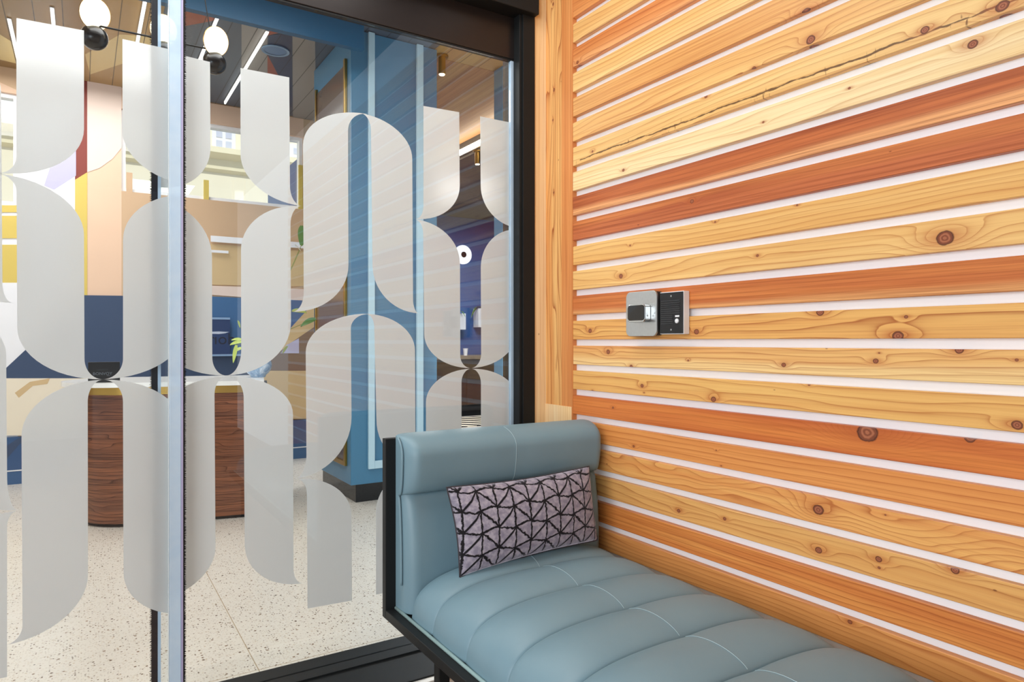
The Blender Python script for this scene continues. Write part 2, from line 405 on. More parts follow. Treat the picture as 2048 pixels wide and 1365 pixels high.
# ================================================================== GLASS LEAVES
def film_mat():
    t = NT('frosted_film'); n = t.noise(t.objco(), 260, 2); c = t.mix(n, lin((238, 236, 234)), lin((243, 242, 240)))
    d = t.new('ShaderNodeBsdfDiffuse'); t.put(d.inputs[0], c)
    tl = t.new('ShaderNodeBsdfTranslucent'); tl.inputs[0].default_value = lin((244, 244, 242))
    mx = t.new('ShaderNodeMixShader'); mx.inputs[0].default_value = .38
    t.t.links.new(d.outputs[0], mx.inputs[1]); t.t.links.new(tl.outputs[0], mx.inputs[2])
    rf = t.new('ShaderNodeBsdfRefraction'); rf.inputs['IOR'].default_value = 1.12; rf.inputs['Roughness'].default_value = .38
    m2 = t.new('ShaderNodeMixShader'); m2.inputs[0].default_value = .24
    t.t.links.new(mx.outputs[0], m2.inputs[1]); t.t.links.new(rf.outputs[0], m2.inputs[2])
    t.t.links.new(m2.outputs[0], t.out.inputs[0]); return t.m
M_film = film_mat()
def seal_mat():
    t = NT('clear_edge_profile'); n = t.noise(t.objco(), 30, 2)
    tr_ = t.new('ShaderNodeBsdfTransparent'); tr_.inputs[0].default_value = (.80, .90, .98, 1)
    p = t.b; t.set(Base_Color=t.mix(n, lin((200, 226, 250)), lin((222, 240, 254))), Roughness=.12)
    mx = t.new('ShaderNodeMixShader'); mx.inputs[0].default_value = .70
    t.t.links.new(tr_.outputs[0], mx.inputs[1]); t.t.links.new(p.outputs[0], mx.inputs[2])
    t.t.links.new(mx.outputs[0], t.out.inputs[0]); return t.m
M_seal = seal_mat()
M_lav = plain('lavender_seal_lip', (176, 170, 204), .25)
M_brush = plain('black_brush_pile', (16, 16, 18), .8)

def outline(cmds, Y):
    """corner points and quarter-ellipse arcs in the plane of the glass"""
    P = []; cur = None
    for c, x, y in cmds:
        q = atY(x, y, Y); q = (q.x, q.z)
        if c in 'ML': P.append(q)
        else:
            N = 14
            for i in range(1, N + 1):
                a = math.pi / 2 * i / N
                if c == 'V': P.append((q[0] + (cur[0] - q[0]) * math.cos(a), cur[1] + (q[1] - cur[1]) * math.sin(a)))
                else: P.append((cur[0] + (q[0] - cur[0]) * math.sin(a), q[1] + (cur[1] - q[1]) * math.cos(a)))
        cur = q
    return P
def clip(P, xm, keep_less):
    out = []; ins = (lambda p: p[0] <= xm) if keep_less else (lambda p: p[0] >= xm)
    for i, p in enumerate(P):
        q = P[(i + 1) % len(P)]
        if ins(p): out.append(p)
        if ins(p) != ins(q):
            s_ = (xm - p[0]) / (q[0] - p[0]); out.append((xm, p[1] + s_ * (q[1] - p[1])))
    return out
Ls = [
 [('M', 33, 36), ('L', 168, 61), ('L', 168, 258), ('V', -6, 346), ('H', 32.5, 312)],
 [('M', -6, 347), ('H', 168, 470), ('L', 169, 718), ('V', 206, 759), ('H', 34.5, 655), ('L', 33, 384), ('V', -6, 347)],
 [('M', 206, 760), ('H', 43, 872), ('L', 45, 1251), ('V', 9, 1292), ('H', 176, 1150), ('L', 175.5, 804), ('V', 206, 760)],
 [('M', 245, 78), ('L', 420, 116), ('L', 420, 372), ('L', 385, 372), ('H', 245, 262)],
 [('M', 246, 480), ('V', 385, 391), ('L', 400, 391), ('L', 400, 400), ('L', 372, 655), ('V', 206, 759), ('H', 246, 718)],
 [('M', 206, 760), ('H', 374, 872), ('L', 378, 1225), ('L', 385, 1225), ('H', 247, 1145), ('L', 246, 804), ('V', 206, 760)],
]
Rs = [
 [('M', 280, 90), ('L', 420, 124), ('L', 421, 296), ('V', 320, 375), ('L', 280, 375)],
 [('M', 280, 395), ('L', 300, 395), ('H', 424, 515), ('L', 424.5, 715), ('V', 453, 751.5), ('H', 300, 650), ('L', 280, 650)],
 [('M', 453, 753), ('H', 300, 868), ('L', 290, 868), ('L', 290, 1208), ('L', 300, 1208), ('H', 431, 1095), ('L', 429, 790), ('V', 453, 753)],
 [('M', 481, 136), ('L', 578.5, 155), ('L', 580, 372), ('V', 603, 412), ('H', 481, 308)],
 [('M', 603, 413), ('H', 482, 500), ('L', 482.5, 700), ('V', 453, 751.5), ('H', 582, 645), ('L', 581, 450), ('V', 603, 413)],
 [('M', 453, 753), ('H', 586, 830), ('L', 587, 1138), ('V', 606, 1167), ('H', 489.5, 1090), ('L', 487.5, 797), ('V', 453, 753)],
 [('M', 733, 228), ('H', 606, 290), ('L', 607.5, 585), ('V', 584, 624), ('H', 697, 530), ('L', 696, 262), ('V', 733, 228.5)],
 [('M', 724, 227), ('H', 824.5, 318), ('L', 826, 598), ('V', 838, 627), ('H', 745, 530), ('L', 742, 262), ('V', 724, 227.5)],
 [('M', 738, 628), ('H', 611.5, 705), ('L', 613, 910), ('V', 590, 958), ('H', 703, 835), ('L', 701.7, 657), ('V', 738, 628.5)],
 [('M', 732, 628), ('H', 830, 702), ('L', 831, 880), ('V', 843, 930), ('H', 753, 840), ('L', 748.5, 654), ('V', 732, 628.5)],
 [('M', 591, 959), ('H', 703, 1032), ('L', 704, 1202), ('L', 615, 1218), ('L', 614, 990), ('V', 591, 959)],
 [('M', 843, 931), ('H', 752, 1025), ('L', 752, 1190), ('L', 831, 1174), ('L', 831, 955), ('V', 843, 931)],
 [('M', 847, 212), ('L', 918.5, 224.5), ('L', 919.5, 372), ('V', 830, 438), ('H', 847, 412)],
 [('M', 830, 439), ('H', 920, 527), ('L', 920.6, 712), ('V', 942, 736.5), ('H', 848.5, 668), ('L', 846.5, 468), ('V', 830, 439)],
 [('M', 960.4, 233), ('L', 1035, 248), ('L', 1035, 456), ('H', 961.5, 372)],
 [('M', 1035, 460), ('H', 961.7, 535), ('L', 962.4, 708), ('V', 942, 736.5), ('H', 1035, 660)],
 [('M', 942, 738), ('H', 1035, 800), ('L', 1035, 1140), ('L', 962, 1150), ('L', 962, 768), ('V', 942, 738)],
 [('M', 942, 738), ('H', 852, 805), ('L', 852, 1170), ('L', 923, 1157), ('L', 923, 766), ('V', 942, 738)],
]
xLe = atY(337, 600, YL).x; xRl = atY(305, 600, YG).x; xRr = atY(1018, 600, YG).x
def film(parent, pieces, Y, xm, less, name='frosted_film', repeat=(), shift=0.0):
    mb = MB()
    for c, sh in [(c, 0) for c in pieces] + [(c, 1) for c in repeat]:
        P = [(x + shift, z) for x, z in outline(c, YG)] if sh else outline(c, Y)
        P = clip(P, xm, less)
        if less is False: P = clip(P, xRr, True)
        Q = []
        for p in P:
            if not Q or (abs(p[0] - Q[-1][0]) + abs(p[1] - Q[-1][1])) > 2e-4: Q.append(p)
        if (abs(Q[0][0] - Q[-1][0]) + abs(Q[0][1] - Q[-1][1])) < 2e-4: Q.pop()
        mb.prism([(p[0], Y, p[1]) for p in Q], (0, .0004, 0))
    o = mb.build(name, M_film, parent)
    b = bmesh.new(); b.from_mesh(o.data)
    bmesh.ops.triangulate(b, faces=[f for f in b.faces if len(f.verts) > 4], ngon_method='EAR_CLIP')
    b.to_mesh(o.data); b.free()
    return o
def bristles(parent, x, y, dirx, z0, z1, ln=.005, n=900):
    mb = MB()
    for i in range(n):
        z = z0 + (z1 - z0) * (i + random.random()) / n
        l = ln * random.uniform(.55, 1.2); dz = random.uniform(-.004, .002); yy = y + random.uniform(-.003, .003)
        p0 = Vector((x, yy, z)); p1 = p0 + Vector((dirx * l, random.uniform(-.001, .001), dz)); h = Vector((0, 0, .0009)); q = Vector((0, .0006, 0))
        i0 = len(mb.v); mb.v += [tuple(p0 + h), tuple(p0 - h + q), tuple(p0 - h - q), tuple(p1)]
        for f in ((0, 1, 3), (1, 2, 3), (2, 0, 3), (0, 2, 1)): mb.f.append(tuple(i0 + k for k in f)); mb.mi.append(0)
    mb.box(min(x, x - dirx * .002), max(x, x - dirx * .002), y - .003, y + .003, z0, z1)
    return mb.build('brush_seal', M_brush, parent, fixn=False)

d1 = thing('door_1', (xLe, YL, .016), kind='structure')
B(-1.5, xLe, YL - .010, YL - .0003, .016, 2.7 if False else zh - .0065).build('glass_pane', M_clear, d1)
film(d1, Ls, YL, xLe, True, repeat=Rs[6:12], shift=atY(27, 611, YL).x - atY(838, 627, YG).x)
xs2 = atY(362, 600, YL - .006).x; xs3 = atY(366, 600, YL - .006).x
B(xLe + .0002, xs2, YL - .012, YL + .004, .016, zh - .0065).build('edge_profile', M_seal, d1, bevel=.002)
B(xs2, xs3, YL - .013, YL + .005, .016, zh - .0065).build('seal_lip', M_lav, d1, bevel=.001)
B(xLe - .0012, xLe + .0001, YL - .0125, YL + .0045, .016, zh - .0065).build('pane_edge', plain('white_glass_edge', (226, 236, 240), .15), d1)
bristles(d1, xs3 + .003, YL - .006, 1, .018, zh - .008, ln=.006, n=2200)
B(xs3 + .0002, xs3 + .0030, YL - .012, YL + .004, .016, zh - .0065).build('brush_carrier', M_brush, d1)

d2 = thing('door_2', (xRl, YG, .016), kind='structure')
B(xRl, xRr, YG - .010, YG - .0003, .016, zh - .0065).build('glass_pane', M_clear, d2)
film(d2, Rs, YG, xRl, False)
xr1 = atY(1026, 600, YG - .006).x
B(xRr + .0002, xr1, YG - .012, YG + .004, .016, zh - .0065).build('edge_profile', M_seal, d2, bevel=.002)
xr0 = atY(302, 600, YG).x
bristles(d2, xr0 + .001, YG - .003, -1, .018, zh - .008, ln=.006)
B(xr0 + .001, xRl + .012, YG - .0105, YG + .004, .016, zh - .0065).build('seal_lip', plain('dark_seal', (16, 20, 32), .5), d2)
B(xRl + .0122, xRl + .020, YG - .012, YG + .004, .016, zh - .0065).build('edge_profile', M_seal, d2)
bristles(d2, xr1 + .0018, YG - .003, -1, .018, zh - .008, ln=.002, n=300)

# ================================================================== BENCH
M_leather = None
def leather():
    t = NT('teal_leather'); co = t.objco(); n = t.noise(co, 9, 3); g = t.new('ShaderNodeTexVoronoi'); t.put(g.inputs['Vector'], co); g.inputs['Scale'].default_value = 900
    t.set(Base_Color=t.mix(n, lin((112, 142, 156)), lin((122, 151, 163))), Roughness=t.math('MULTIPLY_ADD', n, .1, .40))
    t.b.inputs['Specular IOR Level'].default_value = .45
    wr = t.noise(co, 40, 3)
    t.bump(t.math('ADD', t.math('MULTIPLY', g.outputs['Distance'], .3), wr), .10, .001); return t.m
M_leather = leather()
M_thread = plain('pale_thread', (176, 200, 206), .6)
M_welt = plain('pale_teal_welt', (150, 178, 178), .7, 0, .15, 300)
bx0, bx1 = .727, 1.452
bench = thing('daybed', (1.09, .95, 0), 'teal channel-tufted leather daybed with black frame set along the slatted cedar wall', 'bench')
fm = MB()
fm.box(bx0, bx1, 1.825, 1.85, .262, .772); fm.box(bx0, bx1, .05, 1.825, .262, .287)
fm.build('frame', M_black, bench, bevel=.0015)
for (lx, ly) in ((.745, 1.52), (1.400, 1.52), (.745, .30), (1.400, .30)):
    MB().box(lx, lx + .030, ly, ly + .030, 0, .2618).build('leg', M_black, bench, bevel=.002)
# seat: one loaf-like cushion with cross channels
seams = [1.6 - .18 * i for i in range(9)]
cx = (.760 + 1.446) / 2; hw = (1.446 - .760) / 2
Y0, Y1 = .07, 1.73
stn = [1.73] + seams + [.07]
ys = []
for a, b_ in zip(stn[:-1], stn[1:]):
    for i in range(18): 
        s_ = .5 - .5 * math.cos(math.pi * i / 18); ys.append((a + (b_ - a) * s_, s_, a - b_))
ys.append((Y0, 1, .18))
P = []
NS = 64
xst = 1.11
for (y, s_, wd) in ys:
    bl = math.sin(math.pi * s_) ** .48 if 0 < s_ < 1 else 0
    row = []
    for j in range(NS + 1):
        a = math.pi * j / NS
        ca, sa = -math.cos(a), math.sin(a)
        X = cx + hw * math.copysign(abs(ca) ** .62, ca); Z = .290 + .138 * abs(sa) ** .72
        nx, nz = ca * .6, sa
        dpt = .028 * (1 - bl) * (.35 + .65 * sa ** .5 if sa > 0 else .35)
        g_ = .0025 * math.exp(-((X - xst) / .006) ** 2) + .004 * math.exp(-((X - xst) / .03) ** 2) * (1 - bl)
        row.append((X - nx * dpt, y, max(.2885, Z - nz * dpt - g_)))
    P.append(row)
sm = MB().grid(P)
n_ = len(P); w_ = NS + 1
sm.f.append(tuple(range(w_))); sm.mi.append(0); sm.f.append(tuple((n_ - 1) * w_ + j for j in range(w_))[::-1]); sm.mi.append(0)
for i in range(n_ - 1):
    sm.f.append((i * w_, i * w_ + NS, (i + 1) * w_ + NS, (i + 1) * w_)); sm.mi.append(0)
seat = sm.build('seat_cushion', M_leather, bench, smooth=True, auto=75)
js = min(range(NS + 1), key=lambda j: abs(P[9][j][0] - xst))
th = MB(); pts = []
for i, (y, s_, wd) in enumerate(ys):
    if .06 < s_ < .99: pts.append(Vector(P[i][js]) + Vector((0, 0, .0008)))
    elif pts:
        if len(pts) > 2: th.tube(pts, .0006, 5)
        pts = []
th.build('centre_stitch', M_thread, seat)
MB().tube([(.7555, 1.820, .2905), (.7555, 1.0, .2905), (.7555, .06, .2905)], .0045, 8).build('welt', M_welt, bench, smooth=True)
# backrest: two rolls
bz0, bz1, bzs = .292, .782, .622
NX = 44
xs = []
for i in range(NX + 1):
    a = math.pi * i / NX; c_ = -math.cos(a); xs.append(1.1045 + (.3475) * math.copysign(abs(c_) ** .75, c_))
xs[0] = .757; xs[-1] = 1.452
prof = []
NP = 26
for i in range(NP + 1):
    s_ = i / NP; prof.append((bz0 + (bzs - bz0) * s_, math.sin(math.pi * min(1, .5 + .5 * max(0, (s_ - .35) / .65))) ** .6 * .034))
for i in range(1, NP + 9):
    a = i / (NP + 8); ang = math.pi * a
    z = bzs + (bz1 - bzs) * (.5 - .5 * math.cos(ang)) if a < .62 else None
    if z is not None: prof.append((z, (math.sin(math.pi * a * .80) ** .55) * .046))
zt = prof[-1][0]; bt = prof[-1][1]
P = []
rows = [(1.772 - b_, z) for (z, b_) in prof]
yl, zl = rows[-1]
# round over the top back to the frame
for i in range(1, 15):
    a = math.pi / 2 * i / 14
    rows.append((yl + (1.824 - yl) * (1 - math.cos(a)) if True else 0, zl + (bz1 + .004 - zl) * math.sin(a)))
for x in xs:
    e = min(x - .757, 1.452 - x); k = (1 - max(0, 1 - e / .035) ** 2) ** .5
    gr = .003 * math.exp(-((x - 1.105) / .0045) ** 2)
    P.append([((x), 1.824 - (1.824 - y) * (.45 + .55 * k) + (gr if y < 1.80 else 0), bz0 + (z - bz0) * (.985 + .015 * k)) for (y, z) in rows])
bm_ = MB().grid(P); nr = len(rows)
bm_.face([(xs[0], 1.824, bz0)] + [P[0][j] for j in range(nr)]); bm_.face(([(xs[-1], 1.824, bz0)] + [P[-1][j] for j in range(nr)])[::-1])
bm_.face([(xs[0], 1.824, bz0), P[0][-1], P[-1][-1], (xs[-1], 1.824, bz0)])
back = bm_.build('backrest_cushion', M_leather, bench, smooth=True, weld=True, auto=60)
jx_ = min(range(len(xs)), key=lambda j: abs(xs[j] - 1.105))
MB().tube([Vector(P[jx_][j]) + Vector((0, -.0006, .0004)) for j in range(NP + 2, nr - 2)], .0006, 5).build('centre_stitch', M_thread, back)
pp = [Vector(P[1][j]) + Vector((-.004, -.001, .001)) for j in range(6, nr - 4)]
MB().tube(pp, .0035, 8).build('piping', M_leather, back, smooth=True)

# ================================================================== PILLOW
def pillow_mat():
    t = NT('cut_velvet'); co = t.sep(t.uv()); u, v = co[0], co[1]
    ww = t.noise(t.comb(t.math('MULTIPLY', u, 2.1), v), 22, 3)
    wx = t.math('MULTIPLY', t.math('SUBTRACT', ww, .5), .22)
    x = t.math('MULTIPLY_ADD', u, 9.4, wx); y = t.math('MULTIPLY_ADD', v, 4.2, t.math('MULTIPLY', wx, .8))
    y = t.math('ADD', y, t.math('MULTIPLY', t.math('PINGPONG', x, 1.0), .22))
    x = t.math('ADD', x, t.math('MULTIPLY', y, -.10))
    fx = t.math('FRACT', x); fy = t.math('FRACT', y)
    par = t.math('LESS_THAN', t.math('FRACT', t.math('MULTIPLY', x, .5)), .5)
    fy2 = t.math('SUBTRACT', 1.0, fy)
    dg = t.math('ADD', t.math('MULTIPLY', par, fy), t.math('MULTIPLY', t.math('SUBTRACT', 1.0, par), fy2))
    dg = t.math('MULTIPLY', t.math('ABSOLUTE', t.math('SUBTRACT', fx, dg)), .72)
    lx = t.math('MINIMUM', fx, t.math('SUBTRACT', 1.0, fx)); ly = t.math('MINIMUM', fy, fy2)
    d = t.math('MINIMUM', t.math('MINIMUM', lx, ly), dg)
    d = t.math('ADD', d, t.math('MULTIPLY', t.math('SUBTRACT', t.noise(t.comb(t.math('MULTIPLY', u, 2.1), v), 130, 2), .5), .05))
    msk = t.smooth(d, .064, .036)
    pile = t.noise(t.comb(t.math('MULTIPLY', u, 2.1), v), 14, 4, .6)
    vel = t.mix(t.smooth(pile, .35, .7), lin((134, 128, 144)), lin((176, 168, 180)))
    t.set(Base_Color=t.mix(msk, vel, lin((22, 20, 24))), Roughness=.8)
    t.b.inputs['Sheen Weight'].default_value = .6; t.b.inputs['Sheen Roughness'].default_value = .35
    t.b.inputs['Sheen Tint'].default_value = (.85, .82, .95, 1); t.b.inputs['Specular IOR Level'].default_value = .2
    t.bump(t.math('SUBTRACT', t.math('MULTIPLY', pile, .3), msk), .6, .003); return t.m
pil_loc = (1.11, 1.66, .42)
cBL = Vector((.866, 1.640, .410)); cBR = Vector((1.358, 1.655, .430)); cTL = Vector((.853, 1.694, .645)); cTR = Vector((1.352, 1.690, .655))
NU, NV = 60, 30
nrm = (cBR - cBL).cross(cTL - cBL).normalized()
mbp = MB(); 
for side in (-1, 1):
    rowsP = []
    for i in range(NU + 1):
        r_ = []
        for j in range(NV + 1):
            u = i / NU; v = j / NV
            p = (cBL * (1 - u) + cBR * u) * (1 - v) + (cTL * (1 - u) + cTR * u) * v
            ex = (4 * u * (1 - u)) ** .42 * (4 * v * (1 - v)) ** .48
            pin = .012 * (math.sin(math.pi * u) ** 1.0 * (abs(2 * v - 1) ** 3)) * (1 if v > .5 else -1)
            p = p - Vector((0, 0, pin * .8)) - Vector(((2 * u - 1) ** 3 * .010 * math.sin(math.pi * v), 0, 0))
            th_ = (.056 if side > 0 else .022) * ex
            r_.append(p + nrm * (th_ * side))
        rowsP.append(r_)
    base = len(mbp.v); mbp.grid(rowsP)
    nf = NU * NV
    for a in range(NU):
        for b_ in range(NV):
            idx = len(mbp.f) - nf + a * NV + b_
            q = [(a / NU, b_ / NV), ((a + 1) / NU, b_ / NV), ((a + 1) / NU, (b_ + 1) / NV), (a / NU, (b_ + 1) / NV)]
            mbp.uvs[idx] = q
pil = thing('lumbar_pillow', pil_loc, 'small grey velvet lumbar pillow with black starburst lines leaning on the teal backrest', 'pillow')
cov = mbp.build('pillow_cover', pillow_mat(), pil, smooth=True, weld=True)
ring = []
for (a, b_) in ((cBL, cBR), (cBR, cTR), (cTR, cTL), (cTL, cBL)):
    for i in range(16):
        s_ = i / 16; ring.append((a, b_, s_))
edge_pts = []
def edge_at(u, v):
    p = (cBL * (1 - u) + cBR * u) * (1 - v) + (cTL * (1 - u) + cTR * u) * v
    pin = .012 * (math.sin(math.pi * u) * (abs(2 * v - 1) ** 3)) * (1 if v > .5 else -1)
    return p - Vector((0, 0, pin * .8)) - Vector(((2 * u - 1) ** 3 * .010 * math.sin(math.pi * v), 0, 0))
for i in range(41): edge_pts.append(edge_at(i / 40, 0))
for i in range(1, 21): edge_pts.append(edge_at(1, i / 20))
for i in range(1, 41): edge_pts.append(edge_at(1 - i / 40, 1))
for i in range(1, 21): edge_pts.append(edge_at(0, 1 - i / 20))
MB().tube(edge_pts, .0022, 6).build('edge_seam', plain('pillow_edging', (60, 56, 62), .8), pil, smooth=True)

# ================================================================== WALL DEVICES
def rrect(y0, y1, z0, z1, r, x, n=6):
    P = []
    for (cy, cz, a0) in ((y1 - r, z1 - r, 0), (y0 + r, z1 - r, 90), (y0 + r, z0 + r, 180), (y1 - r, z0 + r, 270)):
        for i in range(n + 1):
            a = math.radians(a0 + 90 * i / n); P.append((x, cy + r * math.cos(a), cz + r * math.sin(a)))
    return P
def W(px, py, x): return atX(px, py, x)
# touchless door sensor
xf = 1.446
a = W(1252, 600, xf).y; b_ = W(1313.5, 600, xf).y; zt_ = W(1283, 583, xf).z; zb_ = W(1283, 673, xf).z
dev = thing('door_sensor', (XW, (a + b_) / 2, (zt_ + zb_) / 2), 'square brushed steel sensor plate with black window on the slatted wall, left of the intercom', 'sensor')
y0, y1 = min(a, b_), max(a, b_)
MB().prism(rrect(y0, y1, zb_, zt_, .018, xf), (.006, 0, 0)).build('plate', M_steel, dev, bevel=.0012)
MB().prism(rrect(y0 + .003, y1 - .002, zb_ + .002, zt_ - .002, .016, xf + .0061), (XW - .0014 - xf - .0061, 0, 0)).build('back_box', M_black, dev)
xh = 1.423
ha = W(1254.5, 620, xh).y; hb = W(1290, 620, xh).y; hzt = W(1272, 609, xh).z; hzb = W(1272, 645, xh).z
hy0, hy1 = min(ha, hb), max(ha, hb)
hs = MB().prism(rrect(hy0, hy1, hzb, hzt, .012, xh), (xf - xh - .0001, 0, 0)).build('housing', plain('polished_chrome', (200, 204, 206), .14, 1.0), dev, bevel=.002)
MB().prism(rrect(hy0 + .003, hy1 - .003, hzb + .005, hzt - .003, .010, xh - .0012), (.0011, 0, 0)).build('window', M_blackgloss, hs, bevel=.0004)
sp = Vector((xh + .011, hy0 - .0004, (hzb + hzt) / 2 - .008))
MB().lathe([(0, .0008), (.003, .0006), (.003, -.0002)], sp, (0, -1, 0), 14).build('screw', M_steel, hs)
sp = W(1309, 627, xf - .0001)
MB().lathe([(0, .0010), (.0022, .0008), (.0022, 0)], sp, (-1, 0, 0), 14).build('screw', M_steel, dev)
# intercom
xi = 1.452
a = W(1319.5, 600, xi).y; b_ = W(1366, 600, xi).y; zt_ = W(1342, 585, xi).z; zb_ = W(1342, 667.5, xi).z
y0, y1 = min(a, b_), max(a, b_)
ic = thing('intercom', (XW, (y0 + y1) / 2, (zt_ + zb_) / 2), 'black louvred intercom panel with round white button in a white box on the wall', 'intercom')
MB().prism(rrect(y0 - .001, y1 + .001, zb_ - .002, zt_ + .002, .002, xi + .0022), (XW - .0014 - xi - .0022, 0, 0)).build('back_box', M_ivory, ic, bevel=.001)
fp = MB().prism(rrect(y0, y1, zb_, zt_, .001, xi), (.002, 0, 0)).build('face_plate', plain('black_anodised_plate', (34, 34, 36), .35, .4), ic, bevel=.001)
hgt = zt_ - zb_; wid = y1 - y0
lv = MB()
for i in range(12):
    z = zt_ - hgt * (.20 + .050 * i)
    e0 = y0 + wid * (.42 if i >= 7 else .12)
    lv.prism([(xi - .0001, e0, z), (xi - .0024, e0, z - .0006), (xi - .0024, e0, z - .0018), (xi - .0001, e0, z - .0030)], (0, y1 - .07 * wid - e0, 0))
lv.build('louvre_grille', plain('black_louvre', (70, 70, 72), .35, .2), fp)
bp = Vector((xi, y0 + wid * .24, zt_ - hgt * .70))
MB().lathe([(0, .0045), (.0055, .0042), (.0068, .003), (.0068, .0001)], bp, (-1, 0, 0), 20).build('button', M_ivory, fp, smooth=True, auto=40)
MB().box(xi - .0006, xi - .0001, bp.y - .008, bp.y + .008, bp.z + .0115, bp.z + .0165).build('label_plate', M_ivory, fp)
for zz in (zt_ - .011, zb_ + .011):
    MB().lathe([(0, .0012), (.0028, .0009), (.0028, .0001)], (xi, (y0 + y1) / 2, zz), (-1, 0, 0), 14).build('screw', M_steel, fp)

# ================================================================== LOBBY SHELL
def mural(name, rgb, rough=.55): return plain('mural_' + name, rgb, rough, 0, .03, 6)
MU = {k: mural(k, c) for k, c in dict(
    peach=(232, 196, 168), pink=(234, 212, 200), terra=(132, 52, 42), yellow=(216, 190, 96), navy=(52, 72, 104), blue=(58, 104, 152),
    tan=(206, 172, 138), brown=(128, 106, 92), lilac=(190, 186, 214), cream=(240, 228, 206), white=(240, 240, 244), sand=(214, 184, 138), skyblue=(110, 160, 190)).items()}
mk = list(MU)
def mat_i(n): return mk.index(n)
# wall with two openings
wz0 = atY(300, 394, YB).z
def zx(px): return atY(px, 400, YB).x
op = [(-1.75, zx(36), atY(20, 410, YB).z, atY(20, 186, YB).z), (zx(243), zx(607), atY(410, 399, YB).z, atY(450, 250, YB).z)]
XR = 2.10
wb = MB()
def wslab(x0, x1, z0, z1, m): wb.box(x0, x1, YB, YB + .14, z0, z1, mat_i(m))
z1_, z2_ = op[0][2], op[0][3]; z3_, z4_ = op[1][2], op[1][3]
wslab(-6, op[0][0], 0, ZC, 'sand'); wslab(op[0][0], op[0][1], 0, z1_, 'white'); wslab(op[0][0], op[0][1], z2_, ZC, 'peach')
wslab(op[0][1], op[1][0], 0, ZC, 'peach')
wslab(op[1][0], op[1][1], 0, z3_, 'tan'); wslab(op[1][0], op[1][1], z4_, ZC, 'peach'); wslab(op[1][1], XR, 0, ZC, 'tan')
wall_back = wb.build('wall_back', [MU[k] for k in mk]); tag(wall_back, kind='structure')
# painted mural shapes, thin coats of paint on the wall
lay = [0]
mm = MB()
def paint(pts, m):
    lay[0] += 1; d = .0008 * lay[0]
    P = [atY(x, y, YB) for x, y in pts]
    mm.prism([(p.x, YB - d, p.z) for p in P], (0, d - .0001, 0), mat_i(m))
paint([(-90, 118), (36, 125), (36, 186), (-90, 172)], 'terra' if False else 'peach')
paint([(-90, 120), (0, 117), (33, 126), (33, 180), (0, 165), (-90, 140)], 'tan')
paint([(150, 150), (174.5, 155), (174.5, 345), (150, 360)], 'terra')
paint([(150, 360), (174.5, 345), (174.5, 592), (150, 592)], 'yellow')
paint([(174.5, 152), (243, 166), (243, 296), (225, 318), (200, 336), (174.5, 345)], 'pink')
paint([(36, 200), (150, 200), (150, 592), (36, 592)], 'white')
paint([(100, 335), (152, 300), (152, 352), (108, 380), (88, 372)], 'lilac')
paint([(-90, 411), (36, 411), (36, 425), (-90, 425)], 'yellow'); paint([(-90, 432), (36, 432), (36, 477), (-90, 477)], 'yellow')
paint([(-90, 490), (36, 490), (36, 566), (-90, 566)], 'yellow')
paint([(-90, 566), (130, 566), (130, 760), (-90, 760)], 'white')
paint([(420, 488), (640, 505), (640, 574), (420, 570)], 'sand')
paint([(420, 572), (640, 580), (640, 606), (420, 590)], 'pink')
paint([(-10, 757), (0, 748), (168, 591), (400, 594), (400, 757)], 'navy')
paint([(400, 592.5), (640, 603), (640, 757), (400, 757)], 'blue')
paint([(400, 710), (505, 710), (505, 757), (400, 757)], 'navy')
paint([(505, 700), (640, 700), (640, 757), (505, 757)], 'brown')
paint([(545, 712), (582, 655), (640, 592), (640, 645), (590, 683)], 'sand')
paint([(560, 708), (572, 692), (640, 646), (640, 708)], 'brown')
paint([(560, 707), (573, 690), (597, 677), (597, 707)], 'lilac')
paint([(-90, 757), (500, 757), (500, 876), (-90, 870)], 'cream')
paint([(30, 786), (60, 764), (66, 772), (38, 796)], 'sand'); paint([(60, 764), (100, 757), (95, 768), (66, 772)], 'sand')
paint([(500, 742), (640, 742), (640, 838), (500, 838)], 'sand')
mm.build('mural_shape', [MU[k] for k in mk], wall_back)
# ledges
for (za, zb2, x0, x1) in ((475, 487, 420, 640), (503, 508, 420, 455)):
    p = atY(450, za, YB); q = atY(450, zb2, YB)
    MB().box(zx(x0), min(zx(x1), XR), YB - .045, YB - .03, q.z, p.z).build('ledge', MU['white'], wall_back)
bbz = .345
bbd = B(-6, XR, YB - .03, YB - .0005, .105, bbz)
bb = bbd.build('baseboard_back', plain('navy_baseboard', (44, 82, 128), .35)); tag(bb, kind='structure')
MB().box(-6, XR, YB - .034, YB - .0005, .096, .105).build('baseboard_bead', M_ivory, bb)
MB().box(-6, XR, YB - .03, YB - .0005, 0, .096).build('baseboard_foot', plain('navy_baseboard_foot', (48, 92, 138), .35), bb)
sk = MB()
P = [atY(x, y, YB - .031) for x, y in ((-5, 940), (38, 890), (60, 862), (40, 862), (-5, 905))]
sk.prism([(p.x, YB - .031, max(.11, min(bbz, p.z))) for p in P], (0, -.0006, 0)); sk.build('mural_shape', MU['navy'], bb)
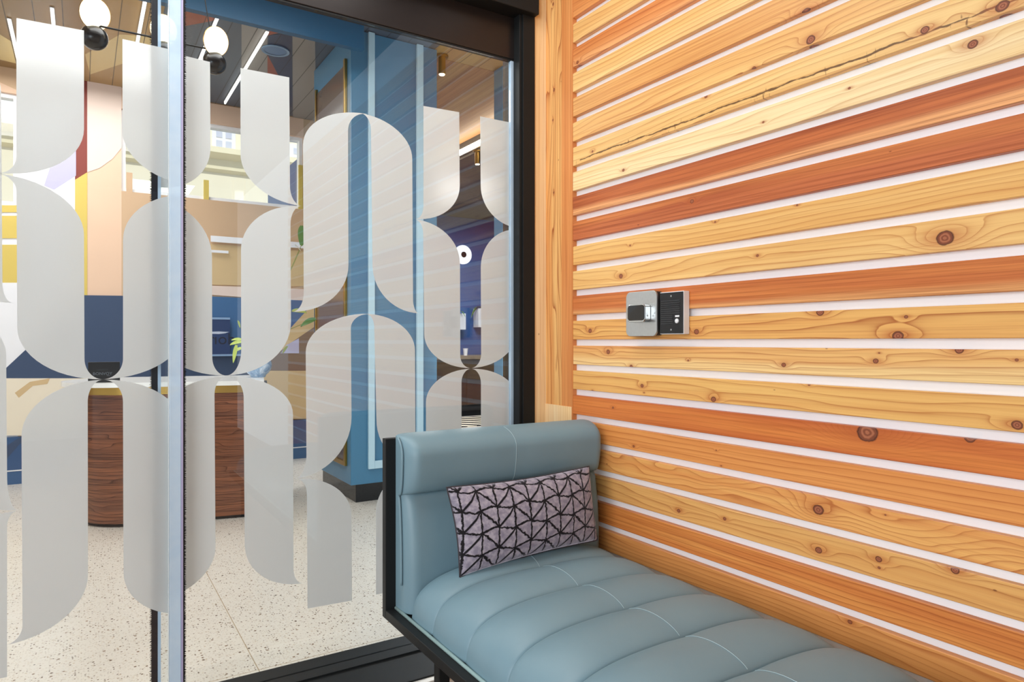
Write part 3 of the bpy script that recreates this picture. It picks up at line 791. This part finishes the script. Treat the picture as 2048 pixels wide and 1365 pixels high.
# windows
M_frame = plain('white_window_frame', (244, 244, 246), .4)
for i, (x0, x1, z0, z1) in enumerate(op):
    wn = thing('window_%d' % (i + 1), ((x0 + x1) / 2, YB, z0), kind='structure')
    f = MB(); t_ = .03
    f.box(x0, x0 + t_, YB + .03, YB + .11, z0, z1); f.box(x1 - t_, x1, YB + .03, YB + .11, z0, z1)
    f.box(x0 + t_, x1 - t_, YB + .03, YB + .11, z0, z0 + t_); f.box(x0 + t_, x1 - t_, YB + .03, YB + .11, z1 - t_, z1)
    f.build('window_frame', M_frame, wn)
    MB().box(x0 + t_, x1 - t_, YB + .065, YB + .071, z0 + t_, z1 - t_).build('window_pane', M_clear, wn)
    if i == 1:
        for (xa, xb, pyt, m) in ((253, 265, 345, 'tan'), (408, 418, 360, 'yellow'), (598, 606, 330, 'yellow')):
            MB().box(zx(xa), zx(xb), YB + .005, YB + .029, z0, atY((xa + xb) / 2, pyt, YB).z).build('mullion', MU[m], wn)
# facade across the street
YF = 13.5
fac = thing('facade', (1, YF, 0), 'cream plastered building with moulded cornice seen through the lobby windows', 'building')
M_fac = plain('cream_plaster', (250, 240, 214), .8, 0, .03, 2)
B(-14, 9, YF, YF + .5, 0, 9).build('wall', M_fac, fac)
co = MB(); zc = atY(500, 322, YF).z
co.prism([(-14, YF, zc - .3), (-14, YF - .10, zc - .25), (-14, YF - .12, zc - .08), (-14, YF - .32, zc), (-14, YF - .32, zc + .10), (-14, YF, zc + .14)], (23, 0, 0))
co.build('cornice', plain('cornice_plaster', (252, 240, 206), .8), fac)
M_fpane = plain('painted_sky_pane', (206, 210, 226), .25)  # sky reflection painted on the panes as a flat pale colour
for (pa, pb, pt, pbm) in ((-25, 30, 192, 266), (423, 470, 252, 310), (578, 612, 292, 336), (330, 378, 235, 292)):
    x0 = atY(pa, 280, YF).x; x1 = atY(pb, 280, YF).x; z1 = atY((pa + pb) / 2, pt, YF).z; z0 = atY((pa + pb) / 2, pbm, YF).z
    f = MB().box(x0, x1, YF - .06, YF - .001, z0, z1).build('window', M_frame, fac)
    mxx = (x0 + x1) / 2; mz = (z0 + z1) / 2
    for (qa, qb) in ((x0 + .07, mxx - .03), (mxx + .03, x1 - .07)):
        for (ra, rb) in ((z0 + .07, mz - .03), (mz + .03, z1 - .07)): MB().box(qa, qb, YF - .072, YF - .0605, ra, rb).build('pane', M_fpane, f)
gr = B(-15, 12, 10, 20, -.06, -.002).build('ground', plain('street_paving', (170, 168, 164), .8)); tag(gr, kind='structure')

# ceiling: painted planks
def plank_paint(name, rgb):
    t = NT(name); p = t.sep(t.objco())
    g = t.math('PINGPONG', t.math('ADD', p[0], 10.0), .075)
    gr_ = t.smooth(g, .004, .0015)
    n = t.noise(t.comb(t.math('MULTIPLY', p[0], 8), t.math('MULTIPLY', p[1], 1.0)), 3, 3)
    c = lin(rgb); b2 = tuple(x * .86 for x in c[:3]) + (1,)
    colr = t.mix(n, c, b2); colr = t.mix(t.math('MULTIPLY', gr_, .8), colr, lin((20, 20, 22)))
    t.set(Base_Color=colr, Roughness=.4); return t.m
CP = {k: plank_paint('ceiling_' + k, c) for k, c in dict(tan=(176, 140, 88), tand=(148, 114, 66), slate=(76, 88, 104), grey=(146, 142, 138), terra=(150, 74, 52), navy=(42, 58, 88), khaki=(222, 196, 136)).items()}
ck = list(CP)
cl = MB(); cl.box(-6, 2.06, 2.29, YB + .14, ZC + .004, ZC + .12, ck.index('tan'))
cl.box(2.061, 6.2, 2.29, YC + .1205, ZC + .004, ZC + .12, ck.index('tan'))
ceil = cl.build('ceiling', [CP[k] for k in ck]); tag(ceil, kind='structure')
cm = MB(); cl_ = [0]
def cpaint(pts, m):
    cl_[0] += 1; d = .0003 * cl_[0]
    cm.prism([(x, y, ZC + .004 - d) for x, y in pts], (0, 0, .00025), ck.index(m))
def cz(px, py): p = atZ(px, py, ZC); return (p.x, min(p.y, YB - .002))
xs_ = .42
cpaint([(xs_, 2.3), (2.05, 2.3), (2.05, 6.19), (xs_, 6.19)], 'slate')
cpaint([(-1.2, 4.2), (.05, 4.2), (-.05, 6.19), (-2.5, 6.19)], 'tand')
cpaint([cz(170, 110), cz(240, 70), cz(330, 75), cz(300, 110), cz(180, 150)], 'khaki')
cpaint([cz(0, 70), cz(33, 90), cz(33, 128), cz(0, 120)], 'khaki')
cpaint([cz(365, 12), cz(450, 38), cz(365, 54)], 'terra')
cpaint([cz(483, 44), cz(535, 60), cz(535, 190), cz(483, 190)], 'grey')
cpaint([cz(535, 52), cz(566, 64), cz(535, 72)], 'terra')
cpaint([cz(537, 72), cz(584, 64), cz(584, 215), cz(537, 215)], 'navy')
cpaint([cz(535, 110), cz(556, 150), cz(535, 165)], 'terra')
cpaint([cz(585, 66), cz(630, 78), cz(630, 245), cz(585, 235)], 'grey')
cm.build('ceiling_mural', [CP[k] for k in ck], ceil)
M_bluebeam = plain('blue_beam_paint', (22, 84, 120), .4)
bm2 = B(.0, 1.454, 4.0, 4.045, 2.826, ZC + .003).build('trim_5', M_bluebeam); tag(bm2, kind='structure')

# right-hand blue wall, column, dark nook
M_blue = plain('column_blue_paint', (70, 126, 160), .3, 0, .03, 5)
M_blue_w = plain('wall_blue_paint', (92, 150, 184), .35, 0, .03, 5)
M_pale = plain('pale_blue_moulding', (190, 222, 236), .35)
cx0, cx1, cy1 = 1.454, 2.062, 5.06
cb = .125
colm = thing('column', (1.76, 4.65, 0), 'square sky-blue column with pale picture moulding and side mirror painted brown behind the glass', 'column')
body = B(cx0, cx1, YC, cy1, cb, ZC).build('shaft', M_blue, colm, bevel=.003)
B(cx0 + .05, cx1 - .05, YC + .05, cy1 - .05, 0, cb - .0002).build('plinth', M_blackgloss, colm, bevel=.002)
def yx(px): return atY(px, 700, YC - .012).x
fz0 = atY(740, 938, YC).z; fzi = atY(755, 921, YC).z
xo0, xi0, xi1, xo1 = yx(736.5), yx(749), yx(833), yx(846)
f = MB(); d_ = .022
f.box(xo0, xi0, YC - d_, YC - .0002, fz0, ZC - .001); f.box(xi1, xo1, YC - d_, YC - .0002, fz0, ZC - .001)
f.box(xi0, xi1, YC - d_, YC - .0002, fz0, fzi)
f.build('picture_moulding', M_pale, colm, bevel=.003)
M_mirror = plain('brown_mirror_paint', (104, 88, 78), .12)  # mirror whose brown reflection is painted as its base colour
mz0 = .27
mr = B(cx0 - .006, cx0 - .0002, YC + .10, cy1 - .10, mz0, ZC - .2).build('side_mirror', M_mirror, colm)
f = MB()
for (ya, yb) in ((YC + .07, YC + .10), (cy1 - .10, cy1 - .07)): f.box(cx0 - .018, cx0 - .0002, ya, yb, mz0 - .03, ZC - .17)
f.box(cx0 - .018, cx0 - .0002, YC + .10, cy1 - .10, mz0 - .03, mz0)
f.build('panel_frame', M_brass, mr, bevel=.002)
xw2 = atY(1005, 600, YC).x
wr = B(xw2, 6.2, YC, YC + .12, 0, ZC + .12).build('wall_right_lobby', M_blue_w); tag(wr, kind='structure')
M_navy = plain('nook_navy_paint', (56, 90, 146), .5, 0, .05, 4)
nk = MB(); YN = 9.0
nk.box(XR, 6.2, YN, YN + .1, 0, ZC); nk.box(XR - .1, XR, YB + .141, YN, 0, ZC); nk.box(6.2, 6.3, YC, YN, 0, ZC)
wn = nk.build('wall_nook', M_navy); tag(wn, kind='structure')
wsof = wood('soffit_wood', (176, 130, 84), (156, 108, 66), (112, 72, 42), seed=80, rings=60, linef=.4)
so = MB(); so.box(2.062, 3.25, YC + .121, YN, ZC + .003, ZC + .05)
sof = so.build('ceiling_soffit', wsof, planar=lambda p, q: (p.y, p.x)); tag(sof, kind='structure')
cv = MB().box(3.25, 6.2, YC + .121, YN, ZC - .16, ZC + .06).build('ceiling_nook', plain('nook_ceiling_paint', (52, 54, 62), .6)); tag(cv, kind='structure')
led = B(3.20, 3.245, YC + .2, YN - .1, ZC - .10, ZC - .085).build('cove_light', glow('warm_led', (255, 240, 214), 14.0))
tag(led, 'long warm cove light strip along the edge of the wooden soffit', 'light')
MB().box(3.235, 3.2495, YC + .15, YN - .05, ZC - .125, ZC - .101).build('cove_channel', M_ivory, led)

# ceiling spots
def spot(px, py, z, label):
    p = atZ(px, py, z)
    o = thing('spotlight', p, label, 'light', None)
    MB().lathe([(0, 0), (.045, 0), (.045, -.012), (0, -.012)], p, (0, 0, 1), 24).build('ceiling_plate', M_brass, o)
    MB().lathe([(0, -.0125), (.026, -.0125), (.026, -.13), (.022, -.13), (.022, -.125), (0, -.125)], p, (0, 0, 1), 24).build('barrel', M_brass, o, smooth=True, auto=40)
    MB().lathe([(0, -.1255), (.0215, -.1255), (.018, -.134), (0, -.137)], p, (0, 0, 1), 20).build('lens', glow('spot_lens', (255, 236, 200), 12.0), o, smooth=True)
    return o
spot(884, 112, ZC, 'small brass cylinder spotlight on the wooden soffit beside the blue column')
spot(955, 302, ZC - .16, 'small brass spotlight below the dark ceiling past the cove light')

# nook contents
NW = YN - .001
e = atY(925, 510, NW)
ey = thing('round_sign', (e.x, NW, e.z), 'round white disc sign with black centre dot on the navy wall', 'sign')
MB().lathe([(0, .03), (.138, .03), (.142, .025), (.142, 0)], (e.x, NW, e.z), (0, -1, 0), 48).build('disc', glow('sign_face_glow', (248, 248, 248), .8), ey)  # white disc brightened by a glow in its material
MB().lathe([(0, .034), (.044, .034), (.044, .0305)], (e.x + .005, NW, e.z + .0), (0, -1, 0), 32).build('centre_dot', M_black, ey)
M_leaf = plain('spider_leaf', (96, 132, 72), .45, 0, .25, 30)
M_leafp = plain('pale_leaf', (196, 214, 110), .4, 0, .15, 40)
M_leafd = plain('deep_green_leaf', (52, 104, 48), .35, 0, .2, 30)
def blade(mb, p0, d, ln, wd, droop, n=8, tilt=0.0):
    p0 = Vector(p0); d = Vector(d).normalized(); side = d.cross(Vector((0, 0, 1)))
    side = side.normalized() if side.length > 1e-4 else Vector((1, 0, 0))
    up = side.cross(d); side = (side * math.cos(tilt) + up * math.sin(tilt)).normalized()
    a = []; 
    for i in range(n + 1):
        s_ = i / n; c = p0 + d * (ln * s_) - Vector((0, 0, droop * ln * s_ * s_))
        w2 = wd * math.sin(math.pi * min(.97, .12 + .85 * s_)) ** .8
        a.append([c - side * w2, c + Vector((0, 0, -wd * .25)), c + side * w2])
    base = len(mb.v); top = a; bot = [[q + Vector((0, 0, -.0008)) for q in r] for r in a]
    mb.grid(top); mb.grid(bot)
def planter(pxa, pxb, pya, pyb, label, seed, nleaf=26):
    x0 = atY(pxa, 640, NW - .1).x; x1 = atY(pxb, 640, NW - .1).x; z1 = atY(940, pya, NW - .1).z; z0 = atY(940, pyb, NW - .1).z
    o = thing('wall_planter', ((x0 + x1) / 2, NW, z0), label, 'planter')
    bx = MB(); bx.box(x0, x1, NW - .16, NW, z0, z1)
    bx.build('box', M_ivory, o, bevel=.004)
    rr = random.Random(seed); mb = MB()
    for i in range(nleaf):
        a = rr.uniform(0, 2 * math.pi)
        if math.sin(a) > .3: a = -a
        blade(mb, (rr.uniform(x0 + .05, x1 - .05), NW - .10, z1 - .01), (math.cos(a), math.sin(a) * .8, rr.uniform(.5, 1.4)), rr.uniform(.2, .36), .014, rr.uniform(.5, 1.1))
    mb.build('foliage', M_leaf, o)
planter(900, 928, 628, 660, 'white box planter on the navy wall left of the trailing spider plant', 3, 0 or 1)
planter(953, 990, 617, 655, 'white box planter holding a spider plant on the navy wall', 5, 34)
YK = 8.35
kz = atY(930, 712, YK).z
ct = thing('bar_counter', (3.9, YK + .3, 0), 'dark panelled bar counter with stone top at the back of the nook', 'counter')
M_dk = plain('dark_cabinet', (38, 36, 34), .4); M_stone = plain('brown_stone_top', (120, 108, 94), .3, 0, .3, 14)
B(2.15, 6.1, YK + .03, YN - .01, .08, kz - .05).build('body', M_dk, ct)
B(2.15, 6.1, YK, YN - .01, kz - .05, kz).build('worktop', M_stone, ct, bevel=.004)
for i in range(5):
    x0 = 2.25 + .76 * i
    B(x0, x0 + .70, YK + .012, YK + .0298, .16, kz - .12).build('door', M_dk, ct, bevel=.006)
B(2.15, 6.1, YK + .06, YN - .02, 0, .0798).build('kick_plate', M_black, ct)
p = atY(930, 727, YK - .0); 
cp = atY(931, 712, YK + .12)
cup = thing('paper_cup', (cp.x, YK + .12, kz), 'small white cup lying on the dark bar counter', 'cup')
MB().lathe([(0, 0), (.026, 0), (.036, .095), (.034, .095), (.025, .004), (0, .004)], (cp.x, YK + .12, kz), (0, 0, 1), 24).build('body', M_ivory, cup, smooth=True, auto=40)
MB().lathe([(.0362, .094), (.038, .094), (.038, .1), (.0362, .1)], (cp.x, YK + .12, kz), (0, 0, 1), 24).build('rim', M_ivory, cup)
# striped rug in front of the counter
t = NT('striped_rug'); pz = t.sep(t.objco())
msk = t.math('GREATER_THAN', t.math('FRACT', t.math('ADD', t.math('MULTIPLY', pz[0], 4.0), t.math('MULTIPLY', pz[1], 3.0))), .52)
t.set(Base_Color=t.mix(msk, lin((232, 220, 196)), lin((24, 22, 22))), Roughness=.9)
rug = B(2.6, 5.2, 7.35, 8.25, .0003, .008).build('striped_rug', t.m); tag(rug, 'black and cream striped rug on the floor before the dark bar counter', 'rug')

# ================================================================== RECEPTION POD
ang = math.radians(-12)
def pod_pt(lx, ly): return Vector((.56 + lx * math.cos(ang) - ly * math.sin(ang), 4.66 + lx * math.sin(ang) + ly * math.cos(ang)))
def stadium(hl, hw_, z, n=28, sq=False):
    P = []
    for i in range(n + 1):
        a = math.pi / 2 + math.pi * i / n; q = pod_pt(-hl + hw_ * math.cos(a), hw_ * math.sin(a)); P.append((q.x, q.y, z))
    for (lx, ly) in ((hl + .12, -hw_), (hl + .12, hw_)):
        q = pod_pt(lx, ly); P.append((q.x, q.y, z))
    return P
pz0, pz1 = .02, .745
pod = thing('reception_pod', (.56, 4.66, 0), 'rounded walnut reception pod with white top and brass band in the lobby', 'desk')
M_walnut = wood('walnut_veneer', (146, 84, 50), (108, 58, 35), (48, 22, 15), seed=91, rings=75, warp=.035, linef=.85, streak=.6, rough=.16, fig=2.2)
HL, HWp = .26, .32
per = {}
st_ = stadium(HL, HWp, pz0); acc = 0; ul = [0]
for i in range(1, len(st_) + 1):
    acc += (Vector(st_[i % len(st_)]) - Vector(st_[i - 1])).length; ul.append(acc)
mb = MB()
for i in range(len(st_)):
    a, b_ = Vector(st_[i]), Vector(st_[(i + 1) % len(st_)]); h = Vector((0, 0, pz1 - pz0))
    mb.face([a, b_, b_ + h, a + h], 0, [(ul[i], 0), (ul[i + 1], 0), (ul[i + 1], pz1 - pz0), (ul[i], pz1 - pz0)])
mb.face([(x, y, pz0) for x, y, z in st_][::-1], 0, [(0, 0)] * len(st_)); mb.face([(x, y, pz1) for x, y, z in st_], 0, [(0, 0)] * len(st_))
mb.build('body', M_walnut, pod, weld=True, smooth=True, auto=35)
MB().prism(stadium(HL, HWp - .02, 0), (0, 0, .0198)).build('plinth', M_black, pod)
MB().prism(stadium(HL, HWp + .002, pz1 + .0002), (0, 0, .044)).build('brass_band', M_brass, pod, smooth=True, auto=35)
zt2 = pz1 + .0445
MB().prism(stadium(HL + .06, HWp + .03, zt2), (0, 0, .026)).build('worktop', plain('white_solid_surface', (245, 244, 240), .2), pod, smooth=True, auto=35)
ZT = zt2 + .0262
q0 = pod_pt(HL + .125, -HWp + .02); q1 = pod_pt(HL + .125, HWp - .02); q2 = pod_pt(HL + .20, HWp - .02); q3 = pod_pt(HL + .20, -HWp + .02)
MB().prism([(q.x, q.y, pz1 - .10) for q in (q0, q1, q2, q3)], (0, 0, .135)).build('end_bracket', M_black, pod)

# desk sign with lettering
def text_mesh(txt, size, name, mat, parent, origin, ux=(1, 0, 0), uz=(0, 0, 1), mirror=False, depth=.001, align='CENTER'):
    cu = bpy.data.curves.new('lettering', 'FONT'); cu.body = txt; cu.size = size; cu.align_x = align; cu.extrude = depth; cu.resolution_u = 3
    o = bpy.data.objects.new('lettering_source', cu); COL.objects.link(o)
    dg = bpy.context.evaluated_depsgraph_get(); me = bpy.data.meshes.new_from_object(o.evaluated_get(dg))
    bpy.data.objects.remove(o); 
    ux = Vector(ux); uz = Vector(uz); n = ux.cross(uz); org = Vector(origin); off = Vector(parent['_o'])
    for v in me.vertices:
        c = v.co.copy(); v.co = org + ux * (c.x * (-1 if mirror else 1)) + uz * c.y + n * c.z - off
    me.materials.clear(); me.materials.append(mat); me.name = name
    ob = bpy.data.objects.new(name, me); COL.objects.link(ob); ob.parent = parent; ob['_o'] = tuple(off); return ob
sd = 4.50
p0 = atY(176, 725, sd); p1 = atY(240, 725, sd)
sg = thing('desk_sign', ((p0.x + p1.x) / 2, sd, ZT), 'black desk sign with grey lettering standing on the white pod top', 'sign')
pnl = MB().box(p0.x, p1.x, sd, sd + .02, ZT, p0.z).build('panel', plain('matte_black_sign', (20, 23, 28), .35), sg, bevel=.001)
M_letter = plain('grey_lettering', (110, 116, 124), .5)
sc = (p1.x - p0.x) / 64
tb = text_mesh('BONVOY', 9.3 * sc, 'lettering', M_letter, pnl, ((atY(205, 751, sd).x), sd - .0004, atY(205, 750.5, sd).z), depth=.0003)
text_mesh('MARRIOTT', 4.6 * sc, 'lettering', plain('dim_lettering', (58, 64, 70), .5), pnl, ((atY(205, 740, sd).x), sd - .0004, atY(205, 741.5, sd).z), depth=.0003)
q = atY(216.5, 751.5, sd); MB().box(q.x - 3 * sc, q.x + 3 * sc, sd - .0008, sd - .0002, q.z - .8 * sc, q.z).build('letter_underline', M_letter, pnl)

# reflection of a street sign, built as a solid panel with knife and reversed letters
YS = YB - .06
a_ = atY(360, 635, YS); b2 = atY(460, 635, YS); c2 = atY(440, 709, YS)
ws = thing('sign_reflection', ((a_.x + b2.x) / 2, YS, c2.z), 'dark blue panel standing in for a street sign reflection, white knife and reversed lettering', 'sign')
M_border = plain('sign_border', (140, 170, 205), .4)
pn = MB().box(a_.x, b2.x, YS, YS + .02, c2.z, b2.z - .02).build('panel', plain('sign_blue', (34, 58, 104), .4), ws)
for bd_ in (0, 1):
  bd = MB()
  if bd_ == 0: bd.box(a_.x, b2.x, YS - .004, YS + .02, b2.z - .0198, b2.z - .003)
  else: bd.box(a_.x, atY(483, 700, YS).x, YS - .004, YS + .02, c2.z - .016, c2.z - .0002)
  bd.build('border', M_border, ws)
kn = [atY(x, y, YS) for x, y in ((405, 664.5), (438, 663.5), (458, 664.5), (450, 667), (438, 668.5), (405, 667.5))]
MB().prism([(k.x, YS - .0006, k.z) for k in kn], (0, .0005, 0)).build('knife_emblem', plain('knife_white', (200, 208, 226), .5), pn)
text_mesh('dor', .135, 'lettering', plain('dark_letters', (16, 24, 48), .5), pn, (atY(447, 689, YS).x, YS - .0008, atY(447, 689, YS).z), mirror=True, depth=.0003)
# vase and plant on the pod
vd = 4.62
vc_ = atY(516, 745, vd); vx = vc_.x
t = NT('blue_marbled_glass'); co = t.objco(); n = t.noise(co, 16, 5, .65, 1.2)
t.set(Base_Color=t.ramp(n, [(.3, lin((70, 110, 160))), (.5, lin((150, 180, 210))), (.7, lin((232, 238, 244)))]), Roughness=.15)
R_ = .085
pl = thing('potted_plant', (vx, vd, ZT), 'leafy green plant in a round blue marbled vase on the white pod top', 'plant')
pr = [(0, 0), (.045, 0)] + [(R_ * math.sin(math.radians(a)) , .078 - .078 * math.cos(math.radians(a))) for a in range(36, 150, 8)] + [(.040, .150), (.036, .150), (0, .12)]
MB().lathe(pr, (vx, vd, ZT), (0, 0, 1), 40).build('vase', t.m, pl, smooth=True, auto=50)
root = Vector((vx, vd, ZT + .13))
M_stem = plain('green_stem', (120, 128, 70), .5)
for (px, py, Y, ln, wd, mt, d) in ((484, 684, 4.55, .075, .014, M_leafp, (-1, -.2, .1)), (485, 680, 4.6, .07, .012, M_leafp, (-1, .1, .35)), (473, 690, 4.5, .085, .012, M_leafp, (-.25, -.2, -.9)),
                             (486, 696, 4.6, .06, .012, M_leafp, (-.9, 0, -.1)), (480, 655, 4.6, .07, .010, M_leafp, (-.2, 0, 1)), (566, 706, 4.6, .08, .014, M_leafp, (.4, 0, .9)),
                             (584, 622, 4.62, .10, .018, M_leafp, (1, 0, .25)), (603, 490, 4.62, .20, .034, M_leafd, (-.05, -.2, 1)), (632, 638, 4.45, .10, .022, M_leafd, (-1, 0, -.15)), (600, 500, 4.6, .08, .02, plain('white_petal', (236, 236, 226), .5), (-.4, -.4, .5))):
    p = atY(px, py, Y)
    mb = MB(); mb.tube([root, root * .5 + p * .5 + Vector((0, 0, .05)), p], [.004, .003, .002], 6)
    stm = mb.build('stem', M_stem, pl, smooth=True)
    lf = MB(); blade(lf, p, d, ln, wd, .35, 10, .8); lf.build('leaf', mt, stm, smooth=True)

# ================================================================== CHANDELIER
YP = 3.2
lampx = [atY(190, 28, YP), atY(327, 60, YP), atY(432, 83, YP)]
chz = atY(255, 62, YP).z
ch = thing('chandelier', (lampx[1].x, YP, ZC), 'black bar chandelier with glowing opal discs over the lobby', 'chandelier')
rail = MB().tube([(lampx[0].x - .03, YP + .01, chz), (lampx[2].x + .02, YP + .01, chz)], .004, 10).build('bar', M_black, ch)
M_opal = glow('opal_glass', (255, 240, 208), 2.6)
for i, q in enumerate(lampx):
    ax = Vector((.42, -.78, -.30)).normalized()
    r = .060
    n0 = Vector((q.x, YP, q.z))
    ballc = n0 + Vector((-.002, .035, -.082))
    hd = MB().lathe([(.0005 + .049 * math.sin(math.pi * k / 18), -.049 * math.cos(math.pi * k / 18)) for k in range(19)], ballc, (0, 0, 1), 32).build('lamp_ball', plain('black_ball', (18, 18, 20), .25), ch, smooth=True)
    MB().tube([ballc + Vector((0, -.01, .045)), n0 + Vector((0, .014, -.03))], .012, 14).build('neck', M_brass, hd, smooth=True)
    MB().lathe([(0, .022), (r * .6, .018), (r * .9, .009), (r, 0), (r * .92, -.010), (0, -.016)], n0, ax, 40).build('lamp_disc', M_opal, hd, smooth=True)
    MB().lathe([(r + .0005, .003), (r + .002, 0), (r + .0005, -.003)], n0, ax, 40).build('disc_rim', M_brass, hd, smooth=True)
for (px, i) in ((410, 2), (199, 0)):
    tp = atY(px, 0, YP); b0 = lampx[i] + Vector((-.01 if i == 2 else .0, .01, -.03)); dv = (tp - b0); k = (ZC - b0.z) / dv.z
    MB().tube([b0, b0 + dv * k * .999], .0022, 8).build('cable', M_black, ch)
# linear ceiling lights
M_tube = glow('white_led_tube', (255, 252, 244), 3.2)
tubes = [(18, 40, 'linear ceiling light at the far left above the frosted pane'), (104, 18, 'second linear ceiling light from the left'), (290, 5, 'linear ceiling light between the opal discs and the door seal'),
         (440, 25, 'linear ceiling light passing the right opal disc'), (535, 65, 'rightmost linear ceiling light near the blue column')]
for (px, py, lb) in tubes:
    p = atZ(px, py, ZC - .012)
    o = thing('linear_light', (p.x, p.y, ZC), lb, 'light', 'linear ceiling lights in the lobby')
    MB().box(p.x - .011, p.x + .011, p.y, 6.10, ZC - .0055, ZC - .0001).build('channel', M_ivory, o)
    MB().tube([(p.x, p.y, ZC - .013), (p.x, 6.10, ZC - .013)], .0075, 10).build('tube', M_tube, o, smooth=True)
p = atZ(551, 101, ZC)
o = thing('downlight', (p.x, p.y, ZC), 'round recessed blue-rimmed downlight in the lobby ceiling', 'light')
MB().lathe([(.075, -.004), (.092, -.006), (.092, .0005), (.075, .0005)], (p.x, p.y, ZC - .001), (0, 0, 1), 36).build('rim', plain('downlight_rim', (120, 150, 180), .4), o)
MB().lathe([(0, -.002), (.0745, -.002), (.0745, .0005)], (p.x, p.y, ZC - .001), (0, 0, 1), 36).build('diffuser', plain('downlight_glass', (90, 122, 160), .3), o)

for o in bpy.data.objects:
    if '_o' in o: del o['_o']
